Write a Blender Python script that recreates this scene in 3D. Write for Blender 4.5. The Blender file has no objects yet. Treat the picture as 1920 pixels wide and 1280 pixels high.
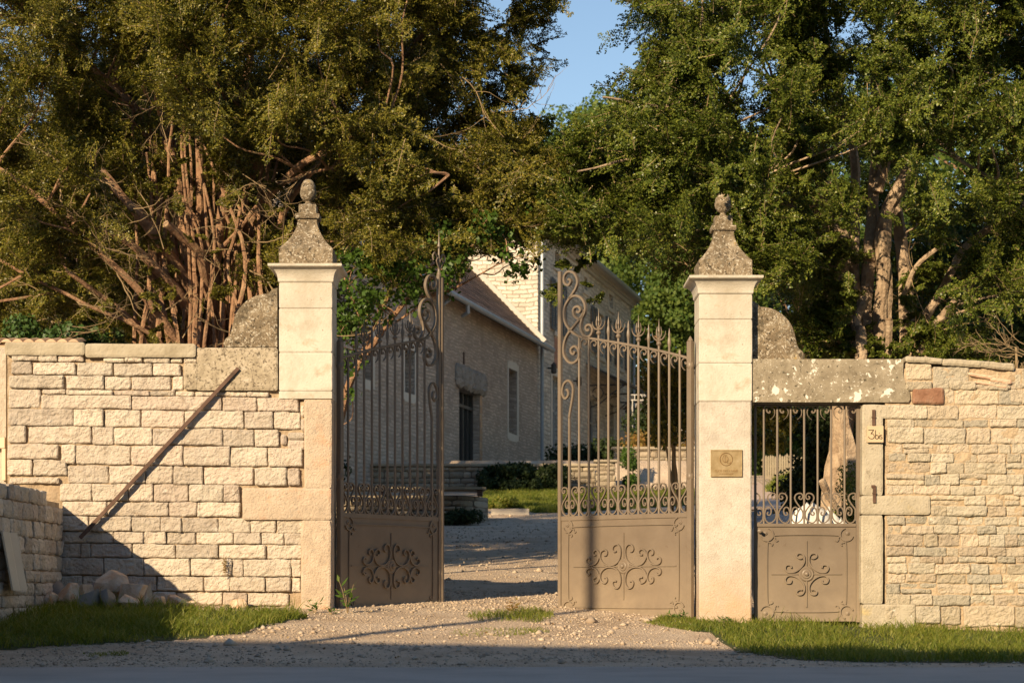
import bpy, math, random
import numpy as np
from mathutils import Vector, Matrix, noise
S = bpy.context.scene
COL = S.collection
rad = math.radians
# ---------------------------------------------------------------- camera, world, sun, exposure
EYE = 0.6; F = 3900.0
cam_d = bpy.data.cameras.new("camera"); cam = bpy.data.objects.new("camera", cam_d); COL.objects.link(cam)
cam.location = (0, 0, EYE); cam.rotation_euler = (rad(90), 0, 0)
cam_d.sensor_width = 36; cam_d.lens = F/1920*36; cam_d.shift_y = 455/1920
cam_d.clip_start = 0.1; cam_d.clip_end = 2000
cam_d.dof.use_dof = True; cam_d.dof.focus_distance = 20.5; cam_d.dof.aperture_fstop = 4.5
S.camera = cam
AZ, EL = rad(30), rad(22)            # the sun stands behind the camera's left shoulder
world = bpy.data.worlds.new("World"); S.world = world; world.use_nodes = True
nt = world.node_tree; bg = nt.nodes['Background']
sky = nt.nodes.new('ShaderNodeTexSky'); sky.sky_type = 'NISHITA'; sky.sun_disc = False
sky.sun_elevation = EL; sky.sun_rotation = math.pi + AZ
sky.air_density = 1.0; sky.dust_density = 0.0; sky.ozone_density = 1.3
nt.links.new(sky.outputs[0], bg.inputs[0]); bg.inputs[1].default_value = 0.088
sun_d = bpy.data.lights.new("sun", 'SUN'); sun = bpy.data.objects.new("sun", sun_d); COL.objects.link(sun)
sun_d.energy = 5.0; sun_d.angle = rad(0.53); sun_d.color = (1.0, 0.775, 0.49)
ldir = Vector((math.sin(AZ)*math.cos(EL), math.cos(AZ)*math.cos(EL), -math.sin(EL)))
sun.rotation_euler = ldir.to_track_quat('-Z', 'Y').to_euler()
sun.location = (-12, -20, 12)
vs = S.view_settings; vs.view_transform = 'Standard'; vs.look = 'None'; vs.gamma = 1; vs.exposure = 0.62
# ---------------------------------------------------------------- helpers
def P(px, py, D): return ((px-960)*D/F, D, EYE+(1095-py)*D/F)
def X(px, D): return (px-960)*D/F
def Z(py, D): return EYE+(1095-py)*D/F
def seg(x, pts):
    if x <= pts[0][0]: return pts[0][1]
    for (a, b), (c, d) in zip(pts, pts[1:]):
        if x <= c:
            t = (x-a)/(c-a); return b+(d-b)*t
    return pts[-1][1]
PROF = [(-80, 0), (15, 0), (18, .165), (20, .30), (24, .52), (30, 1.02), (38, 1.67), (45, 2.3), (52, 2.92), (400, 2.92)]
UP = [(52, 0), (53, .83), (72, 1.0), (100, 4), (150, 9), (400, 40)]
UPR = [(52, 0), (60, .7), (80, 2.0), (100, 4), (150, 9), (400, 40)]
def ground_z(x, y):
    z = seg(y, PROF)
    w = seg(y, [(15, 0), (18, 1), (26, 1), (34, 0)])
    z += -.0335*max(-7, min(7, x))*w
    if y > 52:
        t = max(0, min(1, (x-4.6)/1.5)); z += seg(y, UP)*(1-t)+seg(y, UPR)*t
    if y > 15.2: z += .012*noise.noise(Vector((x*1.3, y*1.3, 3)))*min(1, (y-15.2))
    return z
def gpt(px, py):
    lo = 12.0
    D = lo
    while D < 110:
        if ground_z(X(px, D), D) >= Z(py, D): break
        D += .05
    return X(px, D), D
def catmull(pts, n=6, closed=False):
    pts = [Vector(p) for p in pts]; out = []
    m = len(pts)
    for i in range(m-1):
        p0 = pts[max(i-1, 0)]; p1 = pts[i]; p2 = pts[i+1]; p3 = pts[min(i+2, m-1)]
        for k in range(n):
            t = k/n
            out.append(.5*((2*p1)+(p2-p0)*t+(2*p0-5*p1+4*p2-p3)*t*t+(-p0+3*p1-3*p2+p3)*t*t*t))
    out.append(pts[-1]); return out
OFF = {}
def tag(o, label=None, cat=None, group=None, kind=None):
    if label: o['label'] = label
    if cat: o['category'] = cat
    if group: o['group'] = group
    if kind: o['kind'] = kind
    return o
def thing(name, label, cat, loc=(0, 0, 0), group=None, rotz=None):
    o = bpy.data.objects.new(name, None); COL.objects.link(o); o.location = loc
    o.empty_display_size = .2
    OFF[o.name] = Vector(loc)
    if rotz is not None: o.rotation_euler = (0, 0, rotz); OFF[o.name] = Vector((0, 0, 0))
    return tag(o, label, cat, group)
def link(name, me, m, parent, loc):
    o = bpy.data.objects.new(name, me); COL.objects.link(o)
    if m: me.materials.append(m)
    if parent: o.parent = parent; OFF[o.name] = OFF[parent.name]
    else: o.location = loc
    return o
class MB:
    def __init__(s): s.v = []; s.f = []
    def add(s, vs, fs):
        n = len(s.v); s.v += [tuple(v) for v in vs]; s.f += [tuple(i+n for i in f) for f in fs]; return s
    def box(s, x0, x1, y0, y1, z0, z1):
        return s.add([(x0,y0,z0),(x1,y0,z0),(x1,y1,z0),(x0,y1,z0),(x0,y0,z1),(x1,y0,z1),(x1,y1,z1),(x0,y1,z1)],
            [(0,3,2,1),(4,5,6,7),(0,1,5,4),(1,2,6,5),(2,3,7,6),(3,0,4,7)])
    def cbox(s, x0, x1, y0, y1, z0, z1, c=.01):      # box with its four upright edges chamfered, and its top
        r = [(x0+c,y0),(x1-c,y0),(x1,y0+c),(x1,y1-c),(x1-c,y1),(x0+c,y1),(x0,y1-c),(x0,y0+c)]
        cx, cy = (x0+x1)/2, (y0+y1)/2
        def ring(z, k): return [(cx+(a-cx)*k, cy+(b-cy)*k, z) for a, b in r]
        k = 1-2*c/max(x1-x0, .001)
        return s.rings([ring(z0, k), ring(z0+c, 1), ring(z1-c, 1), ring(z1, k)])
    def rings(s, R, cap=True, closed=True):
        n = len(R[0]); vs = [p for r in R for p in r]; fs = []
        for i in range(len(R)-1):
            for j in range(n if closed else n-1):
                a = i*n+j; b = i*n+(j+1) % n; fs.append((a, b, b+n, a+n))
        if cap: fs.append(tuple(range(n))[::-1]); fs.append(tuple((len(R)-1)*n+j for j in range(n)))
        return s.add(vs, fs)
    def lathe(s, prof, c, n=20, axis='z', sq=False, phase=0):
        R = []
        for r, h in prof:
            ring = []
            for j in range(4 if sq else n):
                a = (math.pi/4+j*math.pi/2) if sq else phase+2*math.pi*j/n
                rr = r*math.sqrt(2) if sq else r
                u, w = rr*math.cos(a), rr*math.sin(a)
                if axis == 'z': ring.append((c[0]+u, c[1]+w, c[2]+h))
                elif axis == 'y': ring.append((c[0]+u, c[1]-h, c[2]+w))
                else: ring.append((c[0]+h, c[1]+u, c[2]+w))
            R.append(ring)
        return s.rings(R)
    def prism(s, pts, y0, y1):                       # outline in x-z, thickness along y
        n = len(pts)
        return s.rings([[(x, y0, z) for x, z in pts], [(x, y1, z) for x, z in pts]])
    def tube(s, pts, r, n=6, taper=None, cap=True):
        pts = [Vector(p) for p in pts]; m = len(pts)
        if m < 2: return s
        t0 = (pts[1]-pts[0]).normalized()
        up = Vector((0, 0, 1)) if abs(t0.z) < .9 else Vector((1, 0, 0))
        nrm = t0.cross(up).normalized(); R = []
        for i, p in enumerate(pts):
            t = (pts[min(i+1, m-1)]-pts[max(i-1, 0)]).normalized()
            nrm = (nrm-t*nrm.dot(t)).normalized(); b = t.cross(nrm)
            rr = r[i] if isinstance(r, (list, tuple)) else r
            if isinstance(rr, tuple): ra, rb = rr
            else: ra = rb = rr
            R.append([p+nrm*math.cos(2*math.pi*j/n+math.pi/n)*ra+b*math.sin(2*math.pi*j/n+math.pi/n)*rb for j in range(n)])
        return s.rings(R, cap)
    def flat(s, pts, w, y0, y1, taper=False):        # flat bar bent in the x-z plane
        pts = [Vector((p[0], 0, p[1])) for p in pts]; m = len(pts); R = []
        for i, p in enumerate(pts):
            t = (pts[min(i+1, m-1)]-pts[max(i-1, 0)])
            if t.length < 1e-9: t = Vector((1, 0, 0))
            t.normalize(); nn = Vector((-t.z, 0, t.x))
            ww = w/2*(1 if not taper else max(.25, min(1, (m-i)/m*2.2)))
            a, b = p+nn*ww, p-nn*ww
            R.append([(a.x, y0, a.z), (b.x, y0, b.z), (b.x, y1, b.z), (a.x, y1, a.z)])
        return s.rings(R)
    def grid(s, fn, nu, nv):
        vs = [fn(i/nu, j/nv) for j in range(nv+1) for i in range(nu+1)]
        fs = [(j*(nu+1)+i, j*(nu+1)+i+1, (j+1)*(nu+1)+i+1, (j+1)*(nu+1)+i) for j in range(nv) for i in range(nu)]
        return s.add(vs, fs)
    def build(s, name, m, parent=None, loc=(0, 0, 0), smooth=False, angle=None):
        off = OFF[parent.name] if parent else Vector(loc)
        me = bpy.data.meshes.new(name)
        me.from_pydata([(v[0]-off.x, v[1]-off.y, v[2]-off.z) for v in s.v], [], s.f)
        me.validate(); 
        if smooth: me.polygons.foreach_set('use_smooth', [True]*len(me.polygons))
        if angle: me.set_sharp_from_angle(angle=rad(angle))
        me.update()
        o = link(name, me, m, parent, loc)
        if not parent: OFF[o.name] = Vector(loc)
        return o
def quads_obj(name, V, m, parent=None, loc=(0, 0, 0), k=4):
    """V: (n,k,3) array of separate leaf polygons"""
    off = np.array(OFF[parent.name] if parent else loc, dtype=np.float32)
    V = (V.astype(np.float32)-off).reshape(-1, 3); n = len(V)//k
    me = bpy.data.meshes.new(name)
    me.vertices.add(len(V)); me.vertices.foreach_set('co', V.ravel())
    me.loops.add(n*k); me.loops.foreach_set('vertex_index', np.arange(n*k, dtype=np.int32))
    me.polygons.add(n); me.polygons.foreach_set('loop_start', np.arange(0, n*k, k, dtype=np.int32))
    me.update(calc_edges=True)
    o = link(name, me, m, parent, loc)
    if not parent: OFF[o.name] = Vector(loc)
    return o
def block(mb, x0, x1, z0, z1, yf, dep, seed=0, edge=.014, amp=.008, step=.016, jit=.007, rr=.02):
    w, h = x1-x0, z1-z0
    if w <= 0 or h <= 0: return
    nx = max(3, min(48, int(w/step))); nz = max(3, min(18, int(h/step)))
    tilt = (noise.noise(Vector((seed*3.1, 7, 1)))*.012, noise.noise(Vector((seed*2.3, 1, 4)))*.008)
    vs = []; fs = []
    for j in range(nz+1):
        for i in range(nx+1):
            u, v = i/nx, j/nz
            x, z = x0+u*w, z0+v*h
            bx, bz = min(u, 1-u)*w, min(v, 1-v)*h
            cr = max(0, 1-bx/rr)*max(0, 1-bz/rr)      # round the corners in plan
            x += (1 if u < .5 else -1)*cr*rr*.35; z += (1 if v < .5 else -1)*cr*rr*.3
            q = Vector((x*6+seed*1.7, z*6, seed*.37))
            x += noise.noise(q)*jit+noise.noise(q*4)*jit*.5; z += noise.noise(q+Vector((9, 3, 1)))*jit+noise.noise(q*4+Vector((5, 5, 5)))*jit*.45
            e = max(0, 1-min(bx, bz)/rr)
            n1 = noise.noise(Vector((x*9, z*11, seed*.61)))+.6*noise.noise(Vector((x*26, z*34, seed)))+.35*noise.noise(Vector((x*70, z*80, seed)))
            y = yf+edge*e*e+n1*amp+(u-.5)*tilt[0]+(v-.5)*tilt[1]
            vs.append((x, y, z))
    W = nx+1
    for j in range(nz):
        for i in range(nx): a = j*W+i; fs.append((a, a+1, a+1+W, a+W))
    border = [i for i in range(W)]+[j*W+nx for j in range(1, nz+1)]+[nz*W+i for i in range(nx-1, -1, -1)]+[j*W for j in range(nz-1, 0, -1)]
    n0 = len(vs); m = len(border)
    for b in border: vs.append((vs[b][0], yf+dep, vs[b][2]))
    for k in range(m):
        k2 = (k+1) % m; fs.append((border[k2], border[k], n0+k, n0+k2))
    mb.add(vs, fs)
def pip(x, y, poly):
    c = False; n = len(poly); j = n-1
    for i in range(n):
        xi, yi = poly[i]; xj, yj = poly[j]
        if (yi > y) != (yj > y) and x < (xj-xi)*(y-yi)/(yj-yi)+xi: c = not c
        j = i
    return c
# ---------------------------------------------------------------- materials
def M(name, cols, scale=4, rough=.85, bump=.3, bscale=30, bdist=.01, island=0, icols=None, imix=.6, metal=0, spots=None,
      streak=None, transl=0, detail=8, brick=None, spec=.3, vor=None, cmid=.5, cwid=.25):
    m = bpy.data.materials.new(name); m.use_nodes = True; t = m.node_tree; N = t.nodes; L = t.links
    b = N['Principled BSDF']; b.inputs['Roughness'].default_value = rough; b.inputs['Metallic'].default_value = metal
    b.inputs['Specular IOR Level'].default_value = spec
    tc = N.new('ShaderNodeTexCoord'); co = tc.outputs['Object']
    def nz(sc, det=8, r=.6, vec=None, dist=0):
        n = N.new('ShaderNodeTexNoise'); n.inputs['Scale'].default_value = sc; n.inputs['Detail'].default_value = det
        n.inputs['Roughness'].default_value = r; n.inputs['Distortion'].default_value = dist; L.new(vec or co, n.inputs['Vector']); return n
    def ramp(src, stops):
        r = N.new('ShaderNodeValToRGB'); e = r.color_ramp.elements
        while len(e) < len(stops): e.new(.5)
        for k, (p, c) in enumerate(stops): e[k].position = p; e[k].color = (*c, 1) if len(c) == 3 else c
        L.new(src, r.inputs[0]); return r.outputs[0]
    def mix(f, a, c, mode='MIX'):
        x = N.new('ShaderNodeMix'); x.data_type = 'RGBA'; x.blend_type = mode
        if isinstance(f, (int, float)): x.inputs[0].default_value = f
        else: L.new(f, x.inputs[0])
        for s, v in ((6, a), (7, c)):
            if isinstance(v, tuple): x.inputs[s].default_value = (*v, 1)
            else: L.new(v, x.inputs[s])
        return x.outputs[2]
    n1 = nz(scale, detail); k = len(cols)
    col = ramp(n1.outputs['Fac'], [(cmid-cwid+2*cwid*i/max(1, k-1), c) for i, c in enumerate(cols)])
    height = None
    if brick:   # (colour of the joints, course length, course height, joint, contrast)
        jc, bw, bh, js, con = brick
        sp = N.new('ShaderNodeSeparateXYZ'); L.new(co, sp.inputs[0])
        ad = N.new('ShaderNodeMath'); ad.operation = 'ADD'; L.new(sp.outputs[0], ad.inputs[0]); L.new(sp.outputs[1], ad.inputs[1])
        cb = N.new('ShaderNodeCombineXYZ'); L.new(ad.outputs[0], cb.inputs[0]); L.new(sp.outputs[2], cb.inputs[1])
        dn = nz(1.6, 6, .6); ds = N.new('ShaderNodeVectorMath'); ds.operation = 'MULTIPLY_ADD'
        L.new(dn.outputs['Color'], ds.inputs[0]); ds.inputs[1].default_value = (.5, .24, 0); L.new(cb.outputs[0], ds.inputs[2])
        bk = N.new('ShaderNodeTexBrick'); L.new(ds.outputs[0], bk.inputs['Vector'])
        bk.inputs['Scale'].default_value = 1; bk.inputs['Brick Width'].default_value = bw; bk.inputs['Row Height'].default_value = bh
        bk.inputs['Mortar Size'].default_value = js; bk.inputs['Mortar Smooth'].default_value = .3
        bk.inputs['Color1'].default_value = (1-con, 1-con, 1-con, 1); bk.inputs['Color2'].default_value = (1+con, 1+con, 1+con, 1); bk.inputs['Mortar'].default_value = (1, 1, 1, 1)
        col = mix(1.0, col, bk.outputs['Color'], 'MULTIPLY'); col = mix(bk.outputs['Fac'], col, jc)
        iv = N.new('ShaderNodeMath'); iv.operation = 'MULTIPLY'; L.new(bk.outputs['Fac'], iv.inputs[0]); iv.inputs[1].default_value = -1.2; height = iv.outputs[0]
    if icols or island:
        g = N.new('ShaderNodeNewGeometry').outputs['Random Per Island']
        if icols: col = mix(imix, col, ramp(g, [((i+.5)/len(icols), c) for i, c in enumerate(icols)]))
        if island:
            mr = N.new('ShaderNodeMapRange'); mr.inputs[3].default_value = 1-island; mr.inputs[4].default_value = 1+island
            ml = N.new('ShaderNodeMath'); ml.operation = 'FRACT'; mm = N.new('ShaderNodeMath'); mm.operation = 'MULTIPLY'; mm.inputs[1].default_value = 7.31
            L.new(g, mm.inputs[0]); L.new(mm.outputs[0], ml.inputs[0]); L.new(ml.outputs[0], mr.inputs[0])
            cb = N.new('ShaderNodeCombineColor'); [L.new(mr.outputs[0], cb.inputs[q]) for q in range(3)]
            col = mix(1.0, col, cb.outputs[0], 'MULTIPLY')
    for (c, sc, lo, hi, *st) in (spots or []):
        n = nz(sc, 10, .68, dist=.4 if not st else st[0])
        f = ramp(n.outputs['Fac'], [(lo, (0, 0, 0)), (hi, (1, 1, 1))]); col = mix(f, col, c)
    if streak:  # (colour, low z, high z, scale): dirt that climbs from below or sinks from above
        c, za, zb, sc = streak
        sp = N.new('ShaderNodeSeparateXYZ'); L.new(co, sp.inputs[0]); mr = N.new('ShaderNodeMapRange')
        mr.inputs[1].default_value = za; mr.inputs[2].default_value = zb; mr.inputs[3].default_value = 0; mr.inputs[4].default_value = 1
        L.new(sp.outputs[2], mr.inputs[0]); n = nz(sc, 6, .6); mu = N.new('ShaderNodeMath'); mu.operation = 'MULTIPLY'
        r2 = ramp(n.outputs['Fac'], [(.3, (.35, .35, .35)), (.65, (1, 1, 1))]); L.new(mr.outputs[0], mu.inputs[0]); L.new(r2, mu.inputs[1])
        col = mix(mu.outputs[0], col, c)
    L.new(col, b.inputs['Base Color'])
    if bump:
        n2 = nz(bscale, 8, .65); h = n2.outputs['Fac']
        if vor:
            v = N.new('ShaderNodeTexVoronoi'); v.inputs['Scale'].default_value = vor; L.new(co, v.inputs['Vector'])
            a = N.new('ShaderNodeMath'); a.operation = 'ADD'; L.new(h, a.inputs[0]); L.new(v.outputs['Distance'], a.inputs[1]); h = a.outputs[0]
        if height:
            a = N.new('ShaderNodeMath'); a.operation = 'ADD'; L.new(h, a.inputs[0]); L.new(height, a.inputs[1]); h = a.outputs[0]
        bp = N.new('ShaderNodeBump'); bp.inputs['Strength'].default_value = bump; bp.inputs['Distance'].default_value = bdist
        L.new(h, bp.inputs['Height']); L.new(bp.outputs[0], b.inputs['Normal'])
    if transl:
        tr = N.new('ShaderNodeBsdfTranslucent'); tcx = mix(1.0, col, (1.0, 1.1, .35), 'MULTIPLY'); L.new(tcx, tr.inputs[0])
        ms = N.new('ShaderNodeMixShader'); ms.inputs[0].default_value = transl
        L.new(b.outputs[0], ms.inputs[1]); L.new(tr.outputs[0], ms.inputs[2]); L.new(ms.outputs[0], N['Material Output'].inputs[0])
    return m
LIMEW = (.62, .56, .46)
m_block = M('rough_limestone', [(.36,.29,.22), (.56,.48,.385), (.66,.59,.485)], scale=6, bump=1, bscale=30, bdist=.03, island=.16, spots=[((.34,.26,.19), 11, .58, .70), ((.27,.20,.15), 30, .62, .70), ((.68,.62,.53), 8, .60, .70)],
            icols=[(.55,.44,.36), (.60,.525,.42), (.56,.48,.39), (.66,.585,.475), (.46,.39,.32)], imix=.5)
m_mortar = M('lime_mortar', [(.28,.20,.13), (.42,.32,.215), (.52,.42,.30)], scale=6, bump=1, bscale=60, bdist=.015)
m_rubble = M('mixed_rubble', [(.36,.31,.23), (.50,.43,.33), (.56,.49,.37)], scale=8, bump=1, bscale=34, bdist=.03, island=.2, spots=[((.42,.34,.25), 14, .60, .72), ((.70,.64,.52), 9, .60, .70)],
             icols=[(.56,.48,.35), (.40,.38,.31), (.60,.53,.41), (.47,.36,.25), (.54,.45,.31), (.38,.36,.29), (.58,.50,.37), (.50,.40,.29)], imix=.55)
m_mortar2 = M('warm_mortar', [(.38,.28,.17), (.50,.38,.25), (.56,.45,.31)], scale=6, bump=1, bscale=50, bdist=.02)
m_ashlar = M('dressed_limestone', [(.47,.425,.35), (.58,.53,.445), (.64,.59,.50)], scale=2.5, bump=.6, bscale=50, bdist=.01,
             spots=[((.37,.32,.24), 1.7, .5, .72), ((.42,.36,.26), 5, .56, .70), ((.24,.19,.13), 24, .63, .69), ((.40,.33,.25), 60, .62, .68)])
m_ashlar_low = M('worn_limestone', [(.42,.37,.31), (.53,.48,.41), (.60,.55,.475)], scale=7, bump=.8, bscale=55, bdist=.012,
                 spots=[((.44,.38,.31), 26, .56, .66), ((.40,.33,.26), 70, .6, .66)], streak=((.55,.38,.25), .65, .2, 5))
m_weather = M('lichened_limestone', [(.12,.09,.055), (.23,.175,.11), (.44,.36,.25)], scale=7, bump=1, bscale=50, bdist=.02,
              spots=[((.58,.52,.41), 44, .54, .60), ((.42,.27,.06), 7, .62, .70), ((.045,.035,.022), 30, .55, .62), ((.10,.08,.05), 5, .50, .66)])
m_lintel = M('lintel_stone', [(.15,.12,.08), (.28,.235,.165), (.42,.36,.27)], scale=6, bump=.8, bscale=60, bdist=.01,
             spots=[((.52,.47,.38), 36, .58, .66), ((.06,.05,.03), 26, .58, .64), ((.74,.70,.60), 5.5, .59, .61, .2), ((.76,.72,.63), 14, .60, .62, 0)])
m_slab = M('mottled_slab', [(.25,.20,.135), (.40,.335,.24), (.54,.46,.35)], scale=8, bump=.7, bscale=60, bdist=.01,
           spots=[((.22,.19,.13), 30, .58, .66), ((.60,.38,.12), 7, .66, .74), ((.14,.11,.075), 34, .52, .60), ((.55,.49,.39), 14, .6, .68)])
m_coping = M('coping_stone', [(.30,.25,.17), (.42,.36,.26), (.50,.44,.33)], scale=6, bump=.8, bscale=50, bdist=.01, island=.1)
m_jamb = M('orange_jamb', [(.40,.32,.24), (.54,.43,.32), (.60,.50,.39)], scale=5, bump=1, bscale=50, bdist=.018,
           spots=[((.62,.37,.23), 3.5, .56, .70), ((.40,.33,.26), 30, .56, .64)])
m_iron = M('taupe_painted_iron', [(.145,.11,.078), (.178,.138,.10), (.21,.165,.12)], scale=3, rough=.45, streak=((.30,.235,.165), .95, .25, 4), bump=.15, bscale=60, bdist=.003, spec=.4,
           spots=[((.25,.20,.145), 3.5, .62, .8), ((.13,.09,.06), 9, .63, .72), ((.16,.085,.045), 21, .68, .74)])
m_iron.use_backface_culling = False
m_rust = M('dark_iron', [(.06,.035,.022), (.11,.06,.04), (.14,.085,.06)], scale=12, rough=.65, bump=.4, bscale=60, bdist=.004)
m_brass = M('brass', [(.42,.29,.14), (.58,.43,.23), (.70,.55,.33)], scale=14, rough=.38, metal=.75, bump=.1, bscale=30, bdist=.002)
m_wood = M('painted_board', [(.62,.50,.36), (.68,.56,.41)], scale=6, rough=.6, bump=.15, bscale=40, bdist=.003)
m_ink = M('engraved_letters', [(.05,.035,.02), (.06,.04,.025)], bump=0)
m_bark = M('yew_bark', [(.16,.085,.05), (.33,.19,.11), (.46,.30,.18)], scale=9, bump=1, bscale=26, bdist=.03, spots=[((.20,.18,.09), 6, .58, .7)])
m_barkpale = M('pale_yew_bark', [(.22,.15,.10), (.42,.31,.21), (.56,.44,.31)], scale=9, bump=1, bscale=26, bdist=.03)
m_cut = M('cut_wood', [(.26,.17,.10), (.36,.25,.16)], scale=14, bump=.3)
m_yew = M('yew_needles', [(.07,.078,.011), (.15,.142,.020), (.24,.205,.032)], scale=1.6, rough=.4, bump=0, transl=.22,
          icols=[(.038,.05,.01), (.10,.105,.016), (.19,.17,.026), (.36,.29,.048), (.06,.07,.012)], imix=.65)
m_yew2 = M('green_yew_needles', [(.055,.08,.012), (.125,.16,.022), (.19,.215,.034)], scale=1.6, rough=.38, bump=0, transl=.22,
          icols=[(.03,.05,.01), (.078,.115,.016), (.145,.18,.026), (.27,.27,.046), (.046,.072,.012)], imix=.65)
m_leaf = M('broad_leaves', [(.05,.10,.015), (.09,.16,.025)], scale=2, rough=.45, bump=0, transl=.35, icols=[(.04,.085,.012), (.07,.13,.02), (.11,.18,.03)], imix=.6)
m_gloss = M('glossy_leaves', [(.03,.07,.015), (.06,.12,.02)], scale=2, rough=.5, bump=0, transl=.15, icols=[(.025,.06,.012), (.05,.10,.02), (.08,.14,.03)], imix=.6, spec=.5)
m_far = M('far_leaves', [(.07,.12,.02), (.13,.18,.03)], scale=.6, rough=.6, bump=0, transl=.35, icols=[(.05,.10,.018), (.10,.15,.025), (.16,.20,.035)], imix=.6)
m_dark = M('dark_leaves', [(.018,.032,.009), (.032,.05,.013)], scale=1, rough=.6, bump=0, transl=.15, icols=[(.02,.035,.01), (.05,.075,.02)], imix=.5)  # dark green leaf tone shared by hedges, bushes and the courtyard tree
m_rusty = M('reddish_leaves', [(.22,.12,.03), (.32,.19,.05)], scale=2, rough=.6, bump=0, transl=.3, icols=[(.28,.12,.03), (.16,.16,.04)], imix=.5)
m_grass = M('grass_blades', [(.11,.15,.02), (.19,.22,.028), (.30,.29,.045)], scale=1.2, rough=.5, bump=0, transl=.4, icols=[(.07,.12,.015), (.14,.19,.025), (.34,.30,.09)], imix=.5)
m_twig = M('bare_twig', [(.22,.15,.08), (.34,.25,.14)], scale=5, bump=.3)
m_ground = M('gravel_ground', [(.46,.34,.235), (.61,.475,.345), (.70,.57,.43)], scale=2.2, bump=1, bscale=60, bdist=.02, vor=38,
             spots=[((.46,.34,.23), .7, .5, .65), ((.30,.22,.15), 18, .6, .7)])
m_turf = M('turf_soil', [(.05,.07,.02), (.08,.10,.03)], scale=6, bump=1, bscale=60, bdist=.02)
m_road = M('asphalt', [(.33,.29,.25), (.42,.37,.32), (.48,.425,.37)], scale=1.2, bump=.5, bscale=220, bdist=.004, spots=[((.40,.38,.36), 90, .6, .7), ((.18,.17,.165), 60, .6, .7)])
m_stonechip = M('gravel_chips', [(.38,.30,.22), (.50,.41,.31)], scale=8, bump=.3, icols=[(.30,.23,.17), (.46,.37,.28), (.58,.49,.38), (.42,.32,.23)], imix=.7)
m_barn = M('barn_rubble', [(.40,.31,.235), (.55,.44,.35), (.62,.52,.42)], scale=.9, bump=1, bscale=9, bdist=.08, brick=((.44,.345,.26), .30, .10, .014, .2),
           spots=[((.48,.38,.29), 1.3, .58, .7)])
m_house = M('house_limestone', [(.50,.44,.36), (.66,.59,.49), (.72,.655,.56)], scale=1.3, bump=1, bscale=9, bdist=.07, brick=((.40,.33,.25), .44, .15, .014, .2))
m_redbrick = M('red_brick_patch', [(.36,.14,.08), (.46,.20,.12)], scale=4, bump=.6, brick=((.45,.36,.28), .22, .07, .01, .15))
m_surround = M('pale_surround', [(.58,.51,.42), (.66,.59,.49)], scale=3, bump=.3)
m_tile = M('roof_tiles', [(.12,.07,.05), (.18,.105,.075), (.25,.16,.115)], scale=3, bump=.6, bscale=12, bdist=.03, island=.25)
m_zinc = M('zinc', [(.30,.33,.36), (.38,.41,.44)], scale=3, rough=.45, metal=.3, bump=0)
m_fascia = M('painted_fascia', [(.45,.42,.38), (.52,.49,.44)], scale=2, bump=0)
m_joinery = M('dark_joinery', [(.06,.05,.042), (.08,.067,.055)], rough=.5, bump=0)
m_shutter = M('grey_shutter', [(.10,.11,.12), (.14,.15,.16)], rough=.6, bump=0)
m_glass = M('window_glass', [(.02,.025,.025), (.03,.035,.03)], rough=.06, bump=0, spec=.8)
m_drystone = M('terrace_stone', [(.22,.18,.125), (.34,.28,.20), (.42,.355,.26)], scale=4, bump=.8, bscale=30, bdist=.02, island=.16,
               icols=[(.36,.30,.21), (.26,.22,.165), (.42,.35,.26), (.32,.25,.175)], imix=.5)
m_joint = M('dark_joint', [(.14,.11,.08), (.20,.155,.11)], scale=8, bump=1, bscale=30)
m_sack = M('white_sack', [(.72,.71,.68), (.80,.79,.76)], scale=3, rough=.7, bump=.4, bscale=14, bdist=.02)
m_fence = M('weathered_pale', [(.28,.23,.155), (.38,.32,.22)], scale=5, bump=.3, island=.15)
m_terracotta = M('terracotta', [(.50,.32,.20), (.62,.44,.30)], scale=5, bump=.3, island=.15)
m_render = M('pink_render', [(.62,.48,.40), (.68,.54,.45)], scale=2, bump=.3)
m_rock = M('broken_rock', [(.46,.27,.15), (.58,.42,.29), (.68,.60,.48)], scale=9, bump=.7, bscale=30, bdist=.015, spots=[((.55,.27,.12), 4, .55, .65), ((.66,.64,.58), 5, .62, .7)])
m_facing = M('street_house_render', [(.14,.125,.105), (.19,.17,.145)], scale=2, bump=.2)
m_pole = M('pole_concrete', [(.30,.29,.27), (.36,.35,.33)], scale=6, bump=.3)
# ================================================================ ground, road, verge
def ground():
    ys = [-60, -30, -10, 0, 5, 9, 12, 14, 15]+[15+.12*i for i in range(1, 80)]+[24.8+.5*i for i in range(55)]+[52, 52.5, 53, 54, 56, 60, 66, 72, 80, 90, 100, 120, 150, 200, 300, 600]
    xs = [-300, -150, -80, -50, -30, -20, -14, -10, -8]+[-7+.16*i for i in range(88)]+[7.2, 8, 10, 14, 20, 30, 50, 80, 150, 300]
    mb = MB(); vs = [(x, y, ground_z(x, y)-(.03 if y <= 15 else 0)) for y in ys for x in xs]; W = len(xs)
    mb.add(vs, [(j*W+i, j*W+i+1, (j+1)*W+i+1, (j+1)*W+i) for j in range(len(ys)-1) for i in range(W-1)])
    tag(mb.build('ground', m_ground, smooth=True), kind='structure')
    def edge(x): return 14.95+.10*noise.noise(Vector((x*.5, 0, 0)))-.03*min(0, x+1)*0+.05*noise.noise(Vector((x*3, 2, 0)))+(.12*max(-4, min(0, x+1)))*-.5*0
    n = 160; mb = MB()
    mb.grid(lambda u, v: (-60+120*u, (edge(-60+120*u)+.10) if v > .5 else 4, .004 if v < .5 else .004), n*5, 1)
    tag(mb.build('road', m_road), kind='structure')
ground()
GL = [gpt(*p) for p in [(-420,1120),(120,1128),(330,1141),(560,1150),(580,1158),(500,1172),(440,1189),(300,1203),(150,1210),(-20,1220),(-420,1232)]]
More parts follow.
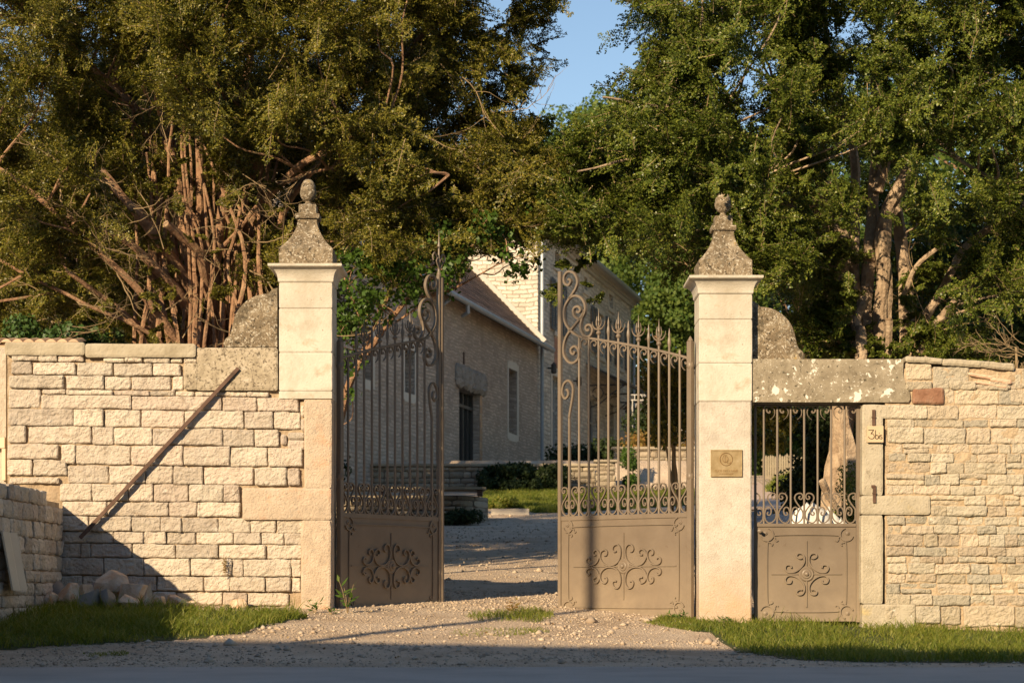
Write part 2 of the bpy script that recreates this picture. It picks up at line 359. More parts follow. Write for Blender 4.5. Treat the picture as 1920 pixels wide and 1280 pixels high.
GR = [gpt(*p) for p in [(1330,1160),(1560,1162),(1900,1180),(2500,1200),(2500,1250),(1920,1243),(1500,1238),(1390,1222),(1345,1196),(1300,1178)]]
def sheet(name, poly, m, cell=.12, lift=.005):
    x0, x1 = min(p[0] for p in poly), max(p[0] for p in poly); y0, y1 = min(p[1] for p in poly), max(p[1] for p in poly)
    mb = MB(); nx, ny = int((x1-x0)/cell)+1, int((y1-y0)/cell)+1; idx = {}
    for j in range(ny):
        for i in range(nx):
            cx, cy = x0+(i+.5)*cell, y0+(j+.5)*cell
            if pip(cx, cy, poly):
                q = []
                for a, b in ((i, j), (i+1, j), (i+1, j+1), (i, j+1)):
                    if (a, b) not in idx:
                        x, y = x0+a*cell, y0+b*cell; idx[a, b] = len(mb.v); mb.v.append((x, y, ground_z(x, y)+lift))
                    q.append(idx[a, b])
                mb.f.append(tuple(q))
    return tag(mb.build(name, m), kind='structure')
def blades(name, poly, n, h, m, w=.006, fade=.25, seed=1, lean=.5, weight=None):
    rng = np.random.default_rng(seed); x0, x1 = min(p[0] for p in poly), max(p[0] for p in poly); y0, y1 = min(p[1] for p in poly), max(p[1] for p in poly)
    pts = []
    while len(pts) < n:
        x, y = rng.uniform(x0, x1), rng.uniform(y0, y1)
        if not pip(x+.10*noise.noise(Vector((x*2, y*2, 1))), y+.12*noise.noise(Vector((x*2, y*2, 7))), poly): continue
        q = .5+.9*noise.noise(Vector((x*1.7, y*1.7, 5)))
        if rng.random() > .18+q*1.1: continue
        pts.append((x, y, ground_z(x, y)-.005, .6+.5*max(0, min(1, q))))
    p = np.array(pts); n = len(p); a = rng.uniform(0, 2*np.pi, n); hh = h*p[:, 3]*rng.uniform(.45, 1.25, n)
    d = np.stack([np.cos(a), np.sin(a), np.zeros(n)], 1); lx = rng.normal(0, lean, (n, 2))*hh[:, None]; ww = w*rng.uniform(.7, 1.4, n)[:, None]
    b = p[:, :3]; mid = b+np.stack([lx[:, 0]*.35, lx[:, 1]*.35, hh*.6], 1); tip = b+np.stack([lx[:, 0], lx[:, 1], hh], 1)
    V = np.stack([b-d*ww*.5, b+d*ww*.5, mid+d*ww*.4, tip], 1)
    V2 = np.stack([b-d*ww*.5, mid+d*ww*.4, tip, mid-d*ww*.4], 1)
    V = np.stack([b-d*ww*.5, b+d*ww*.5, tip+d*ww*.1, tip-d*ww*.1], 1)
    V[:, 2] = mid+d*ww*.45; V[:, 3] = mid-d*ww*.45
    T = np.stack([mid-d*ww*.45, mid+d*ww*.45, tip+d*ww*.08, tip-d*ww*.08], 1)
    return tag(quads_obj(name, np.concatenate([V, T], 0), m), kind='stuff')
sheet('verge', GL, m_turf); sheet('verge', GR, m_turf)
blades('grass', GL, 24000, .095, m_grass, seed=3, w=.007, lean=.7)
blades('grass', GL, 1500, .17, m_grass, seed=33, w=.006, lean=.5)
blades('grass', GR, 1300, .16, m_grass, seed=34, w=.006, lean=.5)
blades('grass', GR, 24000, .09, m_grass, seed=4, w=.007, lean=.65)
LAWN = [gpt(*p) for p in [(912,925),(1300,925),(1300,962),(1190,966),(1055,967),(985,958),(912,952)]]
LAWN = [(LAWN[6][0], 44.2), (LAWN[0][0]-.1, 51.9), (4.6, 51.9), (4.2, 45.5), (1.2, 42.2), (.4, 42.2), (.2, 44.0)]
sheet('lawn', LAWN, m_turf, .2)
blades('grass', LAWN, 42000, .13, m_grass, seed=5, w=.014)
TUFT = [gpt(*p) for p in [(868,1156),(930,1146),(1010,1144),(1045,1156),(1000,1166),(900,1166)]]
blades('grass', TUFT, 1100, .075, m_grass, seed=6)
TUFT2 = [gpt(*p) for p in [(840,1186),(870,1180),(1010,1178),(1030,1186),(960,1193),(860,1193)]]
blades('grass', TUFT2, 420, .035, m_grass, seed=7)
TUFT3 = [gpt(*p) for p in [(1205,1168),(1260,1158),(1345,1160),(1345,1180),(1300,1184)]]
blades('grass', TUFT3, 2600, .05, m_grass, seed=8)
TUFT4 = [gpt(*p) for p in [(150,1226),(230,1222),(235,1229),(160,1233)]]
blades('grass', TUFT4, 260, .03, m_grass, seed=9)
PATHSIDE = [(5.6, 44), (6.1, 60), (11, 64), (22, 64), (22, 50), (8.6, 47), (8.3, 36), (7.6, 36)]
def chips():
    rng = np.random.default_rng(11); out = []
    base = np.array([(1,0,0),(0,1,0),(-1,0,0),(0,-1,0),(0,0,1),(0,0,-1)], float)
    F3 = [(0,1,4),(1,2,4),(2,3,4),(3,0,4),(1,0,5),(2,1,5),(3,2,5),(0,3,5)]
    T = []
    for reg, n, s in (((-5, 5, 14.75, 15.2), 1100, .006), ((-2.9, 4.6, 15.15, 19.8), 15000, .0085), ((-2.5, 3.5, 15.2, 19.9), 260, .022), ((-5, -2.6, 15.1, 16.9), 2500, .008), ((-1.75, 1.8, 19.8, 24), 5000, .010), ((-3, 5, 24, 44), 5000, .014)):
        for _ in range(n):
            x, y = rng.uniform(reg[0], reg[1]), rng.uniform(reg[2], reg[3])
            if y < 20 and rng.random() > .55+1.1*noise.noise(Vector((x*1.1, y*1.6, 20))): continue
            if pip(x, y, GL) or pip(x, y, GR) or pip(x, y, LAWN): continue
            r = s*rng.lognormal(0, .45); v = base*rng.uniform(.55, 1.3, (6, 1))*r; v[:, 2] *= .65
            a = rng.uniform(0, 6.28); c, q = math.cos(a), math.sin(a)
            v = v @ np.array([[c, q, 0], [-q, c, 0], [0, 0, 1]])+np.array([x, y, ground_z(x, y)+r*.2])
            T.append(v)
    T = np.array(T); n = len(T); me = bpy.data.meshes.new('gravel')
    me.vertices.add(n*6); me.vertices.foreach_set('co', T.astype(np.float32).ravel())
    f = (np.array(F3)[None]+np.arange(n)[:, None, None]*6).reshape(-1).astype(np.int32)
    me.loops.add(len(f)); me.loops.foreach_set('vertex_index', f); me.polygons.add(len(f)//3)
    me.polygons.foreach_set('loop_start', np.arange(0, len(f), 3, dtype=np.int32)); me.update(calc_edges=True)
    tag(link('gravel', me, m_stonechip, None, (0, 0, 0)), kind='stuff')
chips()
def litter():
    rng = np.random.default_rng(17); B = []
    for i in range(900):
        x, y = rng.uniform(-5, 5), rng.uniform(15.1, 23) if i % 3 else 19.9-abs(rng.normal(0, .25))
        B.append((x, y, ground_z(x, y)+rng.uniform(.004, .02)))
    B = np.array(B); n = len(B); d = rng.normal(0, 1, (n, 3)); d[:, 2] *= .25; d /= np.linalg.norm(d, axis=1)[:, None]
    nn = np.array([0, 0, 1.])+rng.normal(0, .45, (n, 3)); s = np.cross(d, nn); s /= np.linalg.norm(s, axis=1)[:, None]; L = rng.uniform(.012, .035, n)[:, None]
    V = np.stack([B, B+d*L*.45+s*L*.3, B+d*L, B+d*L*.45-s*L*.3], 1)
    tag(quads_obj('leaf_litter', V, M('dead_leaves', [(.16,.09,.04), (.28,.17,.08)], bump=0, icols=[(.12,.07,.03), (.30,.20,.09), (.38,.29,.15)], imix=.7)), kind='stuff')
litter()
# ================================================================ the left wall
D0 = 20.0
wl = thing('stone_wall', 'wall of large coursed limestone blocks left of the open gate, with an iron brace across it', 'wall', (X(300, D0), D0, ground_z(-3.4, D0)))
def left_wall():
    rows = [  # y0, y1, drift, x splits in thirds of a photo pixel, x from the left, y from 600 down
     (192,232,.01,[(70,212),(216,320),(325,465),(580,700),(703,800),(806,953),(957,1020),(1032,1105)]),
     (238,306,.010,[(62,175),(190,422),(434,632),(641,856),(864,1016)]),
     (312,384,.012,[(52,358),(370,582),(588,732),(740,956),(975,1030)]),
     (388,492,.0,[(50,222)]),
     (390,416,.012,[(235,368),(371,632),(640,838),(842,980),(986,1090),(1095,1386),(1390,1510)]),
     (419,494,.014,[(230,735),(742,1244),(1249,1442),(1447,1678)]),
     (498,592,.014,[(45,408),(414,582),(588,786),(793,1035),(1040,1368),(1374,1536),(1541,1690)]),
     (597,692,.015,[(42,142),(160,512),(519,637),(643,855),(860,1251),(1257,1427),(1433,1568)]),
     (700,780,.014,[(40,328)]),(700,805,.014,[(345,422),(428,732),(740,1027),(1033,1292),(1298,1502),(1512,1700)]),
     (785,872,.01,[(38,176),(186,374)]),(885,918,.005,[(56,330)]),
     (814,912,.013,[(378,608),(614,815),(820,972),(977,1142),(1148,1423),(1431,1612),(1617,1684)]),
     (918,1012,.008,[(335,514),(520,717),(722,861),(865,1057),(1063,1251),(1256,1348)]),
     (1018,1096,.008,[(348,598),(604,946),(951,1106),(1111,1350)]),
     (1100,1182,.012,[(326,496),(502,737),(742,902),(906,1020),(1025,1225),(1230,1404),(1409,1551),(1556,1711)]),
     (1187,1250,.008,[(345,636),(641,806),(811,932),(937,1100),(1105,1310),(1315,1465),(1470,1595),(1600,1708)]),
     (1255,1330,.008,[(330,450),(455,506),(510,740),(747,983),(989,1225),(1231,1495),(1500,1698)]),
     (1335,1430,.008,[(340,582),(587,806),(811,1067),(1073,1300),(1304,1366),(1370,1636),(1641,1694)]),
     (1436,1515,.008,[(300,460),(465,706),(711,880),(886,1146),(1151,1290),(1295,1490),(1495,1636),(1641,1688)]),
     (1520,1590,.012,[(330,560),(566,700),(705,855),(861,986),(992,1250),(1256,1390),(1396,1622)]),
     (1596,1660,.012,[(700,1010),(1016,1250),(1256,1640)])]
    mb = MB(); k = 0; random.seed(4)
    for y0, y1, dr, xs in rows:
        for a, b in xs:
            k += 1; d = dr*((a+b)/2-300)
            pa, pb = a/3, b/3; qa, qb = 600+(y0+d)/3, 600+(y1+d)/3
            block(mb, X(pa, D0)+.001, X(pb, D0)-.001, Z(qb, D0)+.001, Z(qa, D0)-.0, D0+random.uniform(-.014, .014), .12, seed=k, edge=.009, amp=.013, jit=.009, rr=.009, step=.010)
    for a, b, y0, y1 in ((1578,1610,640,700),(1617,1714,630,668),(1617,1714,674,725),(1690,1712,480,545),(1694,1716,552,625),(960,985,385,410),(1355,1375,1440,1515)):
        k += 1; block(mb, X(a/3, D0), X(b/3, D0), Z(600+y1/3, D0), Z(600+y0/3, D0), D0, .1, seed=k)
    for a in range(-9, 36, 3):       # the rows carry on beyond the photograph's left edge behind the side wall
        pass
    mb.build('stonework', m_block, wl)
    mo = MB(); x0, x1 = X(12, D0), X(575, D0)
    def fn(u, v):
        x = x0+(x1-x0)*u; z = -.1+(Z(655, D0)+.1)*v
        return (x, D0+.040+.02*noise.noise(Vector((x*8, 1, z*8)))+.006*noise.noise(Vector((x*30, 1, z*30))), z)
    mo.grid(fn, 260, 160); mo.build('mortar', m_mortar, wl)
    mb = MB(); mb.box(X(12, D0), X(524, D0), D0+.06, D0+.50, -.2, Z(662, D0)); mb.build('wall_core', m_mortar, wl)
    for i, (a, b, y0, y1) in enumerate(((10,160,642,664),(161,368,645,671))):
        c = MB(); block(c, X(a, D0), X(b, D0), Z(y1+(2 if i == 0 else -1), D0), Z(y0, D0), D0-.035, .60, seed=90+i, edge=.006, amp=.004, jit=.003, step=.02)
        c.build('coping_stone', m_coping, wl)
    c = MB(); block(c, X(369, D0), X(521, D0), Z(732, D0), Z(652, D0), D0-.022, .45, seed=95, edge=.006, amp=.003, jit=.002)
    block(c, X(345, D0), X(372, D0), Z(730, D0), Z(681, D0), D0-.02, .3, seed=96, edge=.006, amp=.003, jit=.002)
    c.build('corner_slab', m_slab, wl)
    c = MB(); block(c, X(571, D0), X(622, D0), Z(914, D0), Z(750, D0), D0-.024, .40, seed=97, edge=.006, amp=.004, jit=.004, step=.02)
    block(c, X(455, D0), X(621, D0), Z(974, D0), Z(914.5, D0), D0-.026, .40, seed=98, edge=.006, amp=.004, jit=.004, step=.02)
    block(c, X(565, D0), X(620, D0), -.05, Z(975, D0), D0-.024, .40, seed=99, edge=.006, amp=.004, jit=.004, step=.02)
    c.build('quoin', m_jamb, wl)
left_wall()
# iron brace, let into the wall above, standing clear below
br = MB(); a = Vector(P(447, 690, 19.965)); b = Vector(P(150, 1008, 19.93))
br.tube([b, a], .024, 4)
o = tag(br.build('iron_brace', m_rust, loc=b), 'long dark iron bar leaning diagonally across the left block wall', 'brace')
# ---------------------------------------------------------------- side wall at the left edge, running towards the road
def side_wall():
    t = thing('side_wall', 'low rough stone wall in shade at the left edge, running from the big wall to the road', 'wall', (-4.45, 18, .3))
    xw = X(115, D0)+.02; mb = MB(); k = 300; random.seed(8)
    z = .12; top = lambda y: Z(905, 17.6)+(-.0 if y < 19.0 else -.10*(y > 19.35))
    while z < 1.56:
        h = random.uniform(.10, .17)
        y = 13.0+random.uniform(0, .2)
        while y < 19.99:
            w = random.uniform(.16, .36); y2 = min(y+w, 19.995)
            if z+h*.6 < top((y+y2)/2) and y2-y > .05:
                sub = MB(); block(sub, -y2+.006, -y-.006, z+.005, min(z+h, top(y)+.03)-.005, 0, .12, seed=k, edge=.010, amp=.014, step=.02, rr=.012, jit=.012); k += 1
                d = random.uniform(-.012, .012)
                mb.add([(xw-v[1]+d, -v[0], v[2]) for v in sub.v], sub.f)
            y = y2
        z += h
    mb.build('stonework', m_block, t)
    c = MB(); c.box(xw-.55, xw-.03, 12.9, 19.95, -.1, 1.38); c.build('wall_core', m_mortar, t)
side_wall()
# neighbour's wall glimpsed beyond the left end
nb = thing('rendered_wall', 'cream rendered wall beyond the far left end of the block wall', 'wall', (X(-60, 20.5), 20.5, .3))
mb = MB(); mb.box(X(-400, 20.4), X(13.5, 20.4), 20.35, 20.8, -.1, Z(652, 20.4)); mb.build('masonry', m_block, nb)
mb = MB(); mb.box(X(-60, 20.3), X(10, 20.3), 20.27, 20.346, Z(840, 20.3), Z(820, 20.3)); mb.box(X(4, 20.3), X(11, 20.3), 20.28, 20.347, Z(900, 20.3), Z(840.5, 20.3)); mb.build('window_frame', m_wood, nb)
# folded white board leaning on the side wall
mb = MB(); xb = -4.34
pts = [(17.52, .02), (17.62, .05), (17.76, .02), (17.86, .06), (17.97, .03)]
for (y0, o0), (y1, o1) in zip(pts, pts[1:]):
    zt, zb = Z(998, 17.8), Z(1106, 17.8)
    mb.add([(xb+.12+o0, y0, zb), (xb+.12+o1, y1, zb), (xb+.03+o1, y1, zt), (xb+.03+o0, y0, zt),
            (xb+.105+o0, y0, zb), (xb+.105+o1, y1, zb), (xb+.015+o1, y1, zt), (xb+.015+o0, y0, zt)],
           [(0,1,2,3),(7,6,5,4),(3,2,6,7),(0,4,5,1),(0,3,7,4),(1,5,6,2)])
tag(mb.build('folded_board', m_wood, loc=(xb+.1, 17.75, .55)), 'pale folded board leaning against the shaded side wall', 'board')
# ================================================================ pillars
def pillar(px, dy, label, jl, low_from):
    D = D0; xc = X(px, D); yc = D0-.02+.255
    pr = thing('gate_pillar', label, 'gate pillar', (xc, yc, ground_z(xc, D0)-.02), 'pair of stone gate pillars')
    zy = lambda y: Z(y+dy, D)
    hw = .2555
    sh = MB(); zs = [zy(530)]+[Z(j, D) for j in jl]; random.seed(px)
    for i in range(len(zs)-1):
        j = random.uniform(-.002, .002)
        za, zb_ = zs[i+1]+.002, zs[i]-.002; R = []; q = 30
        for m_ in range(q+1):
            z = za+(zb_-za)*m_/q; en = .004 if m_ in (0, q) else 0; ring = []
            for sx, sy in ((-1,-1),(1,-1),(1,1),(-1,1)):
                cx_ = .004+.010*max(0, noise.noise(Vector((z*11, sx*3+px, sy*5))))+.03*max(0, noise.noise(Vector((z*4, sx*7+px, sy*3)))-.52)+en
                h = hw-en; a = (xc+j+sx*h, yc+sy*(h-cx_), z); b = (xc+j+sx*(h-cx_), yc+sy*h, z)
                ring += [b, a] if sx*sy < 0 and False else ([a, b] if sx*sy > 0 else [b, a])
            R.append(ring)
        sh.rings(R)
    sh.box(xc-hw+.012, xc+hw-.012, yc-hw+.012, yc+hw-.012, zs[-1], zs[0]); sh.build('shaft', m_ashlar, pr)
    lo = MB(); zb = zs[-1]; inl = .235 if px < 900 else 0
    def r(z, k): s = hw-.004+k; l = xc-s+inl; return [(l+.012,yc-s+inl*.06,z),(xc+s-.012,yc-s+inl*.06,z),(xc+s,yc-s+.012+inl*.06,z),(xc+s,yc+s,z),(l,yc+s,z),(l,yc-s+.012+inl*.06,z)]
    nn = 24; lo.rings([r(low_from*0+(-.15)+(zb-.003+.15)*i/nn, .0035*noise.noise(Vector((i*.7, px, 0)))) for i in range(nn+1)]); lo.build('lower_shaft', m_jamb if px < 900 else m_ashlar_low, pr)
    co = MB(); z0, z1 = zy(530), zy(497); H = z1-z0
    prof = [(hw, 0)]
    for i in range(9):
        a = i/8*math.pi/2; prof.append((hw+.010+.080*(1-math.cos(a)), .012+(H-.042)*math.sin(a)))
    prof += [(hw+.094, H-.026), (hw+.098, H-.022), (hw+.098, H)]
    co.lathe(prof, (xc, yc, z0), sq=True); co.build('cornice', m_ashlar, pr)
    ca = MB(); z0 = zy(497); u = D/F
    cw = [(50,0),(50,3),(50,31)]
    for i in range(1, 13):
        t = i/12; cw.append((50-32*(1-(1-t)**1.9), 31+61*t))
    ca.lathe([(w*u, h*u) for w, h in cw], (xc, yc, z0), sq=True)
    ca.v = [(x+.006*noise.noise(Vector((x*9, y*9, z*9))), y+.006*noise.noise(Vector((x*9, y*9, z*9+5))), z) for x, y, z in ca.v]
    ca.build('cap_stone', m_weather, pr)
    le = MB(); le.lathe([(22*u, 92*u), (23*u, 94*u), (23*u, 101*u), (16.5*u, 101.5*u), (16.5*u, 119*u), (15.5*u, 120*u)], (xc, yc, z0), sq=True); le.build('plinth', m_weather, pr)
    fi = MB(); fi.lathe([(11*u, 119.5*u), (10*u, 121*u), (6*u, 124*u), (5*u, 127*u), (7.5*u, 129*u), (11*u, 131*u), (14.6*u, 137*u), (15.8*u, 143*u), (15.2*u, 147*u), (14.8*u, 148*u), (14.2*u, 154*u), (12*u, 161*u), (8.5*u, 166.5*u), (4*u, 169.3*u), (.6*u, 170*u)], (xc, yc, z0), 20)
    fi.build('finial', m_weather, pr, smooth=True, angle=50)
    return pr
pL = pillar(573.5, 0, 'left stone gate pillar with pyramid cap, beside the block wall with the iron brace', [578.5, 661, 733, 748], 750)
pR = pillar(1360, 22, 'right stone gate pillar carrying the brass plaque', [599, 681, 752.5], 752)
def console(px0, sgn, zb, label, D, hgt=1.0):
    # quarter-round buttress stone beside a pillar; outline in pixels from the pillar
    u = D0/F; x0 = X(px0, D0)
    out = [(0, 0), (101, 0), (101, 8), (97, 16), (90, 21), (86, 30)]
    for i in range(1, 11):
        a = i/10*math.pi/2; out.append((84-66*(1-math.cos(a)), 34+66*math.sin(a)))
    out += [(18, 100), (8, 109), (0, 111)]
    pts = [(x0+sgn*x*u, zb+z*u*hgt) for x, z in out]
    mb = MB(); mb.prism(pts, D, D+.34)
    ed = MB(); inner = [(x0+sgn*max(0, x-5)*u, zb+max(0, z-4)*u*hgt) for x, z in out]
    mb.rings([[(x, D, z) for x, z in pts], [(x, D-.012, z) for x, z in inner]])
    return tag(mb.build('quarter_round_stone', m_weather, loc=(x0+sgn*.2, D, zb)), label, 'buttress stone', 'pair of quarter-round stones beside the pillars')
console(520, -1, Z(651, D0)+.002, 'speckled quarter-round stone on the wall left of the left gate pillar', D0+.0)
console(1411, 1, Z(672.5, D0)+.002, 'speckled quarter-round stone on the lintel right of the right gate pillar', D0+.115)
# lintel
xr0, xr1 = X(1411.5, D0), X(1707, D0)
mb = MB(); u = D0/F
pts = [(xr0, Z(753.5, D0)), (X(1703, D0), Z(754, D0)), (X(1707, D0), Z(748, D0)), (X(1704, D0), Z(725, D0)), (X(1695, D0), Z(712, D0)), (X(1693, D0), Z(700, D0)), (X(1694, D0), Z(676, D0)), (X(1690, D0), Z(673, D0)), (xr0, Z(673, D0))]
mb.prism(pts, D0-.005, D0+.42)
tag(mb.build('stone_lintel', m_lintel, loc=(X(1550, D0), D0, Z(753, D0))), 'long lintel stone with white lichen patches above the small gate', 'lintel')
# ================================================================ right wall
wr = thing('stone_wall', 'rough rubble wall at the right with thin uneven courses and number sign', 'wall', (X(1800, D0), D0, ground_z(4.3, D0)))
def right_wall():
    s = 1/2.2865; X0 = 1400; Y0 = 640
    rows = [(170,205),(206,268),(273,331),(334,366),(369,435),(437,477),(480,517),(519,565),(567,613),(616,656),(659,700),(703,745),(748,784),(788,823),(826,877),(880,918),(921,947),(950,993),(996,1033),(1036,1079),(1083,1129)]
    mb = MB(); random.seed(12); k = 500
    def blk(a, b, c, d, sd=None, yo=0):
        nonlocal k; k += 1
        block(mb, X(X0+a*s, D0), X(X0+b*s, D0), Z(Y0+d*s, D0), Z(Y0+c*s, D0), D0+yo+random.uniform(-.016, .014), .1, seed=k, edge=.009, amp=.013, jit=.010, rr=.010, step=.010)
    for i, (y0, y1) in enumerate(rows):
        x = 600+random.uniform(-4, 8)
        if i == 0: x = 684
        if i == 1: x = 712
        if i == 2: x = 500
        if 10 <= i <= 11: x = 790
        h = y1-y0
        while x < 2600:
            w = random.uniform(1.2, 4.2)*h*(.75 if h > 50 else 1); w = max(38, min(190, w)); 
            j = random.uniform(-2, 2); sl = (x-600)*.004
            if random.random() < .13 and h > 38:
                blk(x, x+w, y0+j, y0+h*.48+j); blk(x, x+w*random.uniform(.8, 1), y0+h*.54+j, y1+j)
            else: blk(x, x+w, y0+j+sl, y1+j+sl)
            x += w+random.uniform(1.5, 5)
    for a, b, c, d in ((684,795,92,162),(800,955,108,196),(958,1130,185,203),(1134,1250,205,262),(598,720,1132,1190),(725,830,1134,1206),(835,916,1136,1212),(930,1148,1132,1220),(1152,1200,1134,1226),(1206,1330,1136,1250),(1336,1560,1132,1250),(1566,1800,1134,1250),(1806,2100,1130,1250),(2106,2340,1134,1250),(2346,2600,1132,1250),(1180,1400,120,198),(1406,1600,124,198),(1606,1900,122,198),(1906,2200,120,198),(2206,2600,124,198),(1150,1180,140,200)):
        blk(a, b, c, d)
    mb.build('stonework', m_rubble, wr)
    rb = MB(); block(rb, X(1710.5, D0), X(1770, D0), Z(757, D0), Z(727.5, D0), D0-.022, .1, seed=7, edge=.012, amp=.006)
    rb.build('red_stone', M('red_sandstone', [(.18,.085,.05), (.27,.14,.085), (.34,.22,.15)], scale=9, bump=.8, bscale=50), wr)
    mo = MB(); x0, x1 = X(1660, D0), X(2535, D0)
    def fn(u, v):
        x = x0+(x1-x0)*u; z = -.3+(Z(690, D0)+.3)*v
        return (x, D0+.018+.018*noise.noise(Vector((x*8, 4, z*8)))+.007*noise.noise(Vector((x*30, 4, z*30))), z)
    mo.grid(fn, 420, 150); mo.build('mortar', m_mortar2, wr)
    c = MB(); c.box(X(1660, D0), X(2535, D0), D0+.05, D0+.5, -.3, Z(694, D0)); c.box(X(1716, D0), X(1880, D0), D0+.05, D0+.42, Z(694, D0), Z(686, D0)); c.build('wall_core', m_mortar2, wr)
    for a, b, ya, yb, t, sd in ((1697,1768,668,672,14,1),(1766,1840,673,676,16,2),(1836,1901,676,682,18,3)):
        c = MB(); sub = MB(); block(sub, X(a, D0), X(b, D0), Z(t/2+ya, D0)-.02, Z(ya, D0), D0-.03, .5, seed=70+sd, edge=.012, amp=.009, jit=.01)
        sl = -(yb-ya)*u/(X(b, D0)-X(a, D0)); c.add([(v[0], v[1], v[2]+sl*(v[0]-X(a, D0))-.0) for v in sub.v], sub.f); c.build('coping_stone', m_coping, wr)
    c = MB()
    for a, b, y, t in ((1815,1862,697,7),(1856,1896,706,8),(1826,1890,713,5)):
        sub = MB(); block(sub, X(a, D0), X(b, D0), Z(y+t, D0), Z(y, D0), D0-.02, .3, seed=int(a), edge=.01, amp=.01); c.add([(v[0], v[1], v[2]-.16*(v[0]-X(a, D0))) for v in sub.v], sub.f)
    c.build('broken_tile', M('pinkish_tile', [(.60,.38,.26), (.68,.48,.34)], scale=8, bump=.6), wr)
    # door jamb and the through stones bonding it into the wall
    c = MB()
    for a, b, y0, y1, sd in ((1616,1655,758.5,928,1),(1614,1744,929,964,2),(1614,1655,965,1131,3),(1616,1716,1132,1180,4)):
        block(c, X(a, D0), X(b, D0), Z(y1, D0), Z(y0, D0), D0-.014, .34, seed=200+sd, edge=.006, amp=.003, jit=.003, step=.02)
    block(c, X(1645, D0), X(1717, D0), Z(784, D0), Z(759, D0), D0-.010, .3, seed=209, edge=.006, amp=.003, jit=.003)
    c.build('jamb_stone', M('jamb_limestone', [(.36,.31,.22), (.46,.40,.30), (.52,.46,.35)], scale=5, bump=.9, bscale=50, bdist=.015, spots=[((.54,.42,.20), 3, .60, .72), ((.66,.62,.53), 12, .66, .69), ((.30,.25,.18), 26, .58, .66)]), wr)
right_wall()
for a, b, y0, y1, lb in ((1634.5,1641,768,798,'short rusty iron plate set in the jamb above the number sign'), (1636,1642,910,943,'rusty iron hook set in the jamb below the number sign')):
    mb = MB(); mb.cbox(X(a, D0), X(b, D0), D0-.03, D0+.02, Z(y1, D0), Z(y0, D0), .004)
    if y0 > 900: mb.cbox(X(a-3, D0), X(b-2, D0), D0-.034, D0+.0, Z(y0+4, D0), Z(y0-1, D0), .003)
    mb.cbox(X(a-1, D0), X(b+.5, D0), D0-.034, D0-.0, Z(y0+16, D0), Z(y0+13, D0), .002)
    tag(mb.build('iron_plate', m_rust, loc=(X(a, D0), D0, Z(y1, D0))), lb, 'iron plate')
# number sign
sg = thing('number_sign', 'square wooden house number sign reading 3bis on the jamb of the small gate', 'number sign', P(1640, 830, D0-.03))
mb = MB(); mb.cbox(X(1624.5, D0), X(1655, D0), D0-.05, D0-.016, Z(829.5, D0), Z(799, D0), .002); mb.build('board', M('sign_board', [(.54,.40,.25), (.60,.46,.30)], scale=8, bump=.15, rough=.5), sg)
def stroke_pts(L): return [(X(1600+(306+(a-302)*.90)/11.64, D0), D0-.053, Z(750+b/11.64, D0)) for a, b in L]
mb = MB()
for L in ([(302,660),(432,655)], [(432,655),(362,742)], catmull([(362,742,0),(400,735,0),(440,775,0),(436,830,0),(385,850,0),(330,835,0),(305,800,0)], 5),
          [(474,660),(474,845)], catmull([(474,800,0),(490,772,0),(520,772,0),(545,800,0),(540,835,0),(505,850,0),(474,838,0)], 5),
          [(567,768),(567,848)], [(567,724),(567,736)], catmull([(632,775,0),(600,768,0),(590,790,0),(615,808,0),(636,825,0),(622,848,0),(588,842,0)], 5)):
    mb.tube(stroke_pts([(p[0], p[1]) for p in L]), .0032, 5)
mb.build('lettering', m_ink, sg)
# brass plaque
pq = thing('brass_plaque', 'rectangular brass name plaque on the right gate pillar', 'plaque', P(1361, 868, D0-.03))
yp = D0-.02
mb = MB(); mb.cbox(X(1332, D0), X(1391.5, D0), yp-.012, yp+.004, Z(894, D0), Z(843, D0), .002)
x0, x1, z0, z1 = X(1332, D0), X(1391.5, D0), Z(894, D0), Z(843, D0); e = .012
for q in ((x0+.004, x1-.004, z0+.004, z0+.004+e*.5), (x0+.004, x1-.004, z1-.004-e*.5, z1-.004), (x0+.004, x0+.004+e*.5, z0+.012, z1-.012), (x1-.004-e*.5, x1-.004, z0+.012, z1-.012)):
    mb.box(q[0], q[1], yp-.016, yp-.0125, q[2], q[3])
mb.build('plate', m_brass, pq); m_brassd = M('brass_patina', [(.22,.13,.05), (.34,.21,.09)], rough=.5, metal=.5, bump=0)
mb = MB(); cx, cz = X(1361, D0), Z(861, D0); R = .060
mb.tube([(cx+R*math.cos(a*math.pi/18), yp-.014, cz+R*math.sin(a*math.pi/18)) for a in range(37)], .0035, 5)
def lg(L): return [(cx+a*R, yp-.015, cz+b*R) for a, b in L]
mb.tube(lg([(-.2, .5), (-.2, -.45)]), .003, 4); mb.tube(lg([(-.2, .5), (.2, .4), (.4, 0), (.2, -.35), (-.2, -.45)]), .003, 4)
mb.tube(lg([(.1, .65), (-.4, .65), (-.62, .1), (-.4, -.4), (-.1, -.6)]), .003, 4); mb.tube(lg([(.12, .2), (.12, -.62), (.6, -.62), (.72, -.4)]), .003, 4)
mb.build('monogram', m_brassd, pq)
def text_mesh(txt, size, loc, m, parent, ext=.002):
    cu = bpy.data.curves.new('lettering', 'FONT'); cu.body = txt; cu.size = size; cu.extrude = ext; cu.align_x = 'CENTER'
    ob = bpy.data.objects.new('lettering', cu); COL.objects.link(ob); dg = bpy.context.evaluated_depsgraph_get()
    me = bpy.data.meshes.new_from_object(ob.evaluated_get(dg)); bpy.data.objects.remove(ob)
    off = OFF[parent.name]
    R = Matrix.Translation(Vector(loc)-off) @ Matrix.Rotation(rad(90), 4, 'X'); me.transform(R); me.materials.clear()
    return link('lettering', me, m, parent, None)
text_mesh("CLOS DES LYANE", .029, (cx, yp-.0135, Z(884.5, D0)), m_brassd, pq)
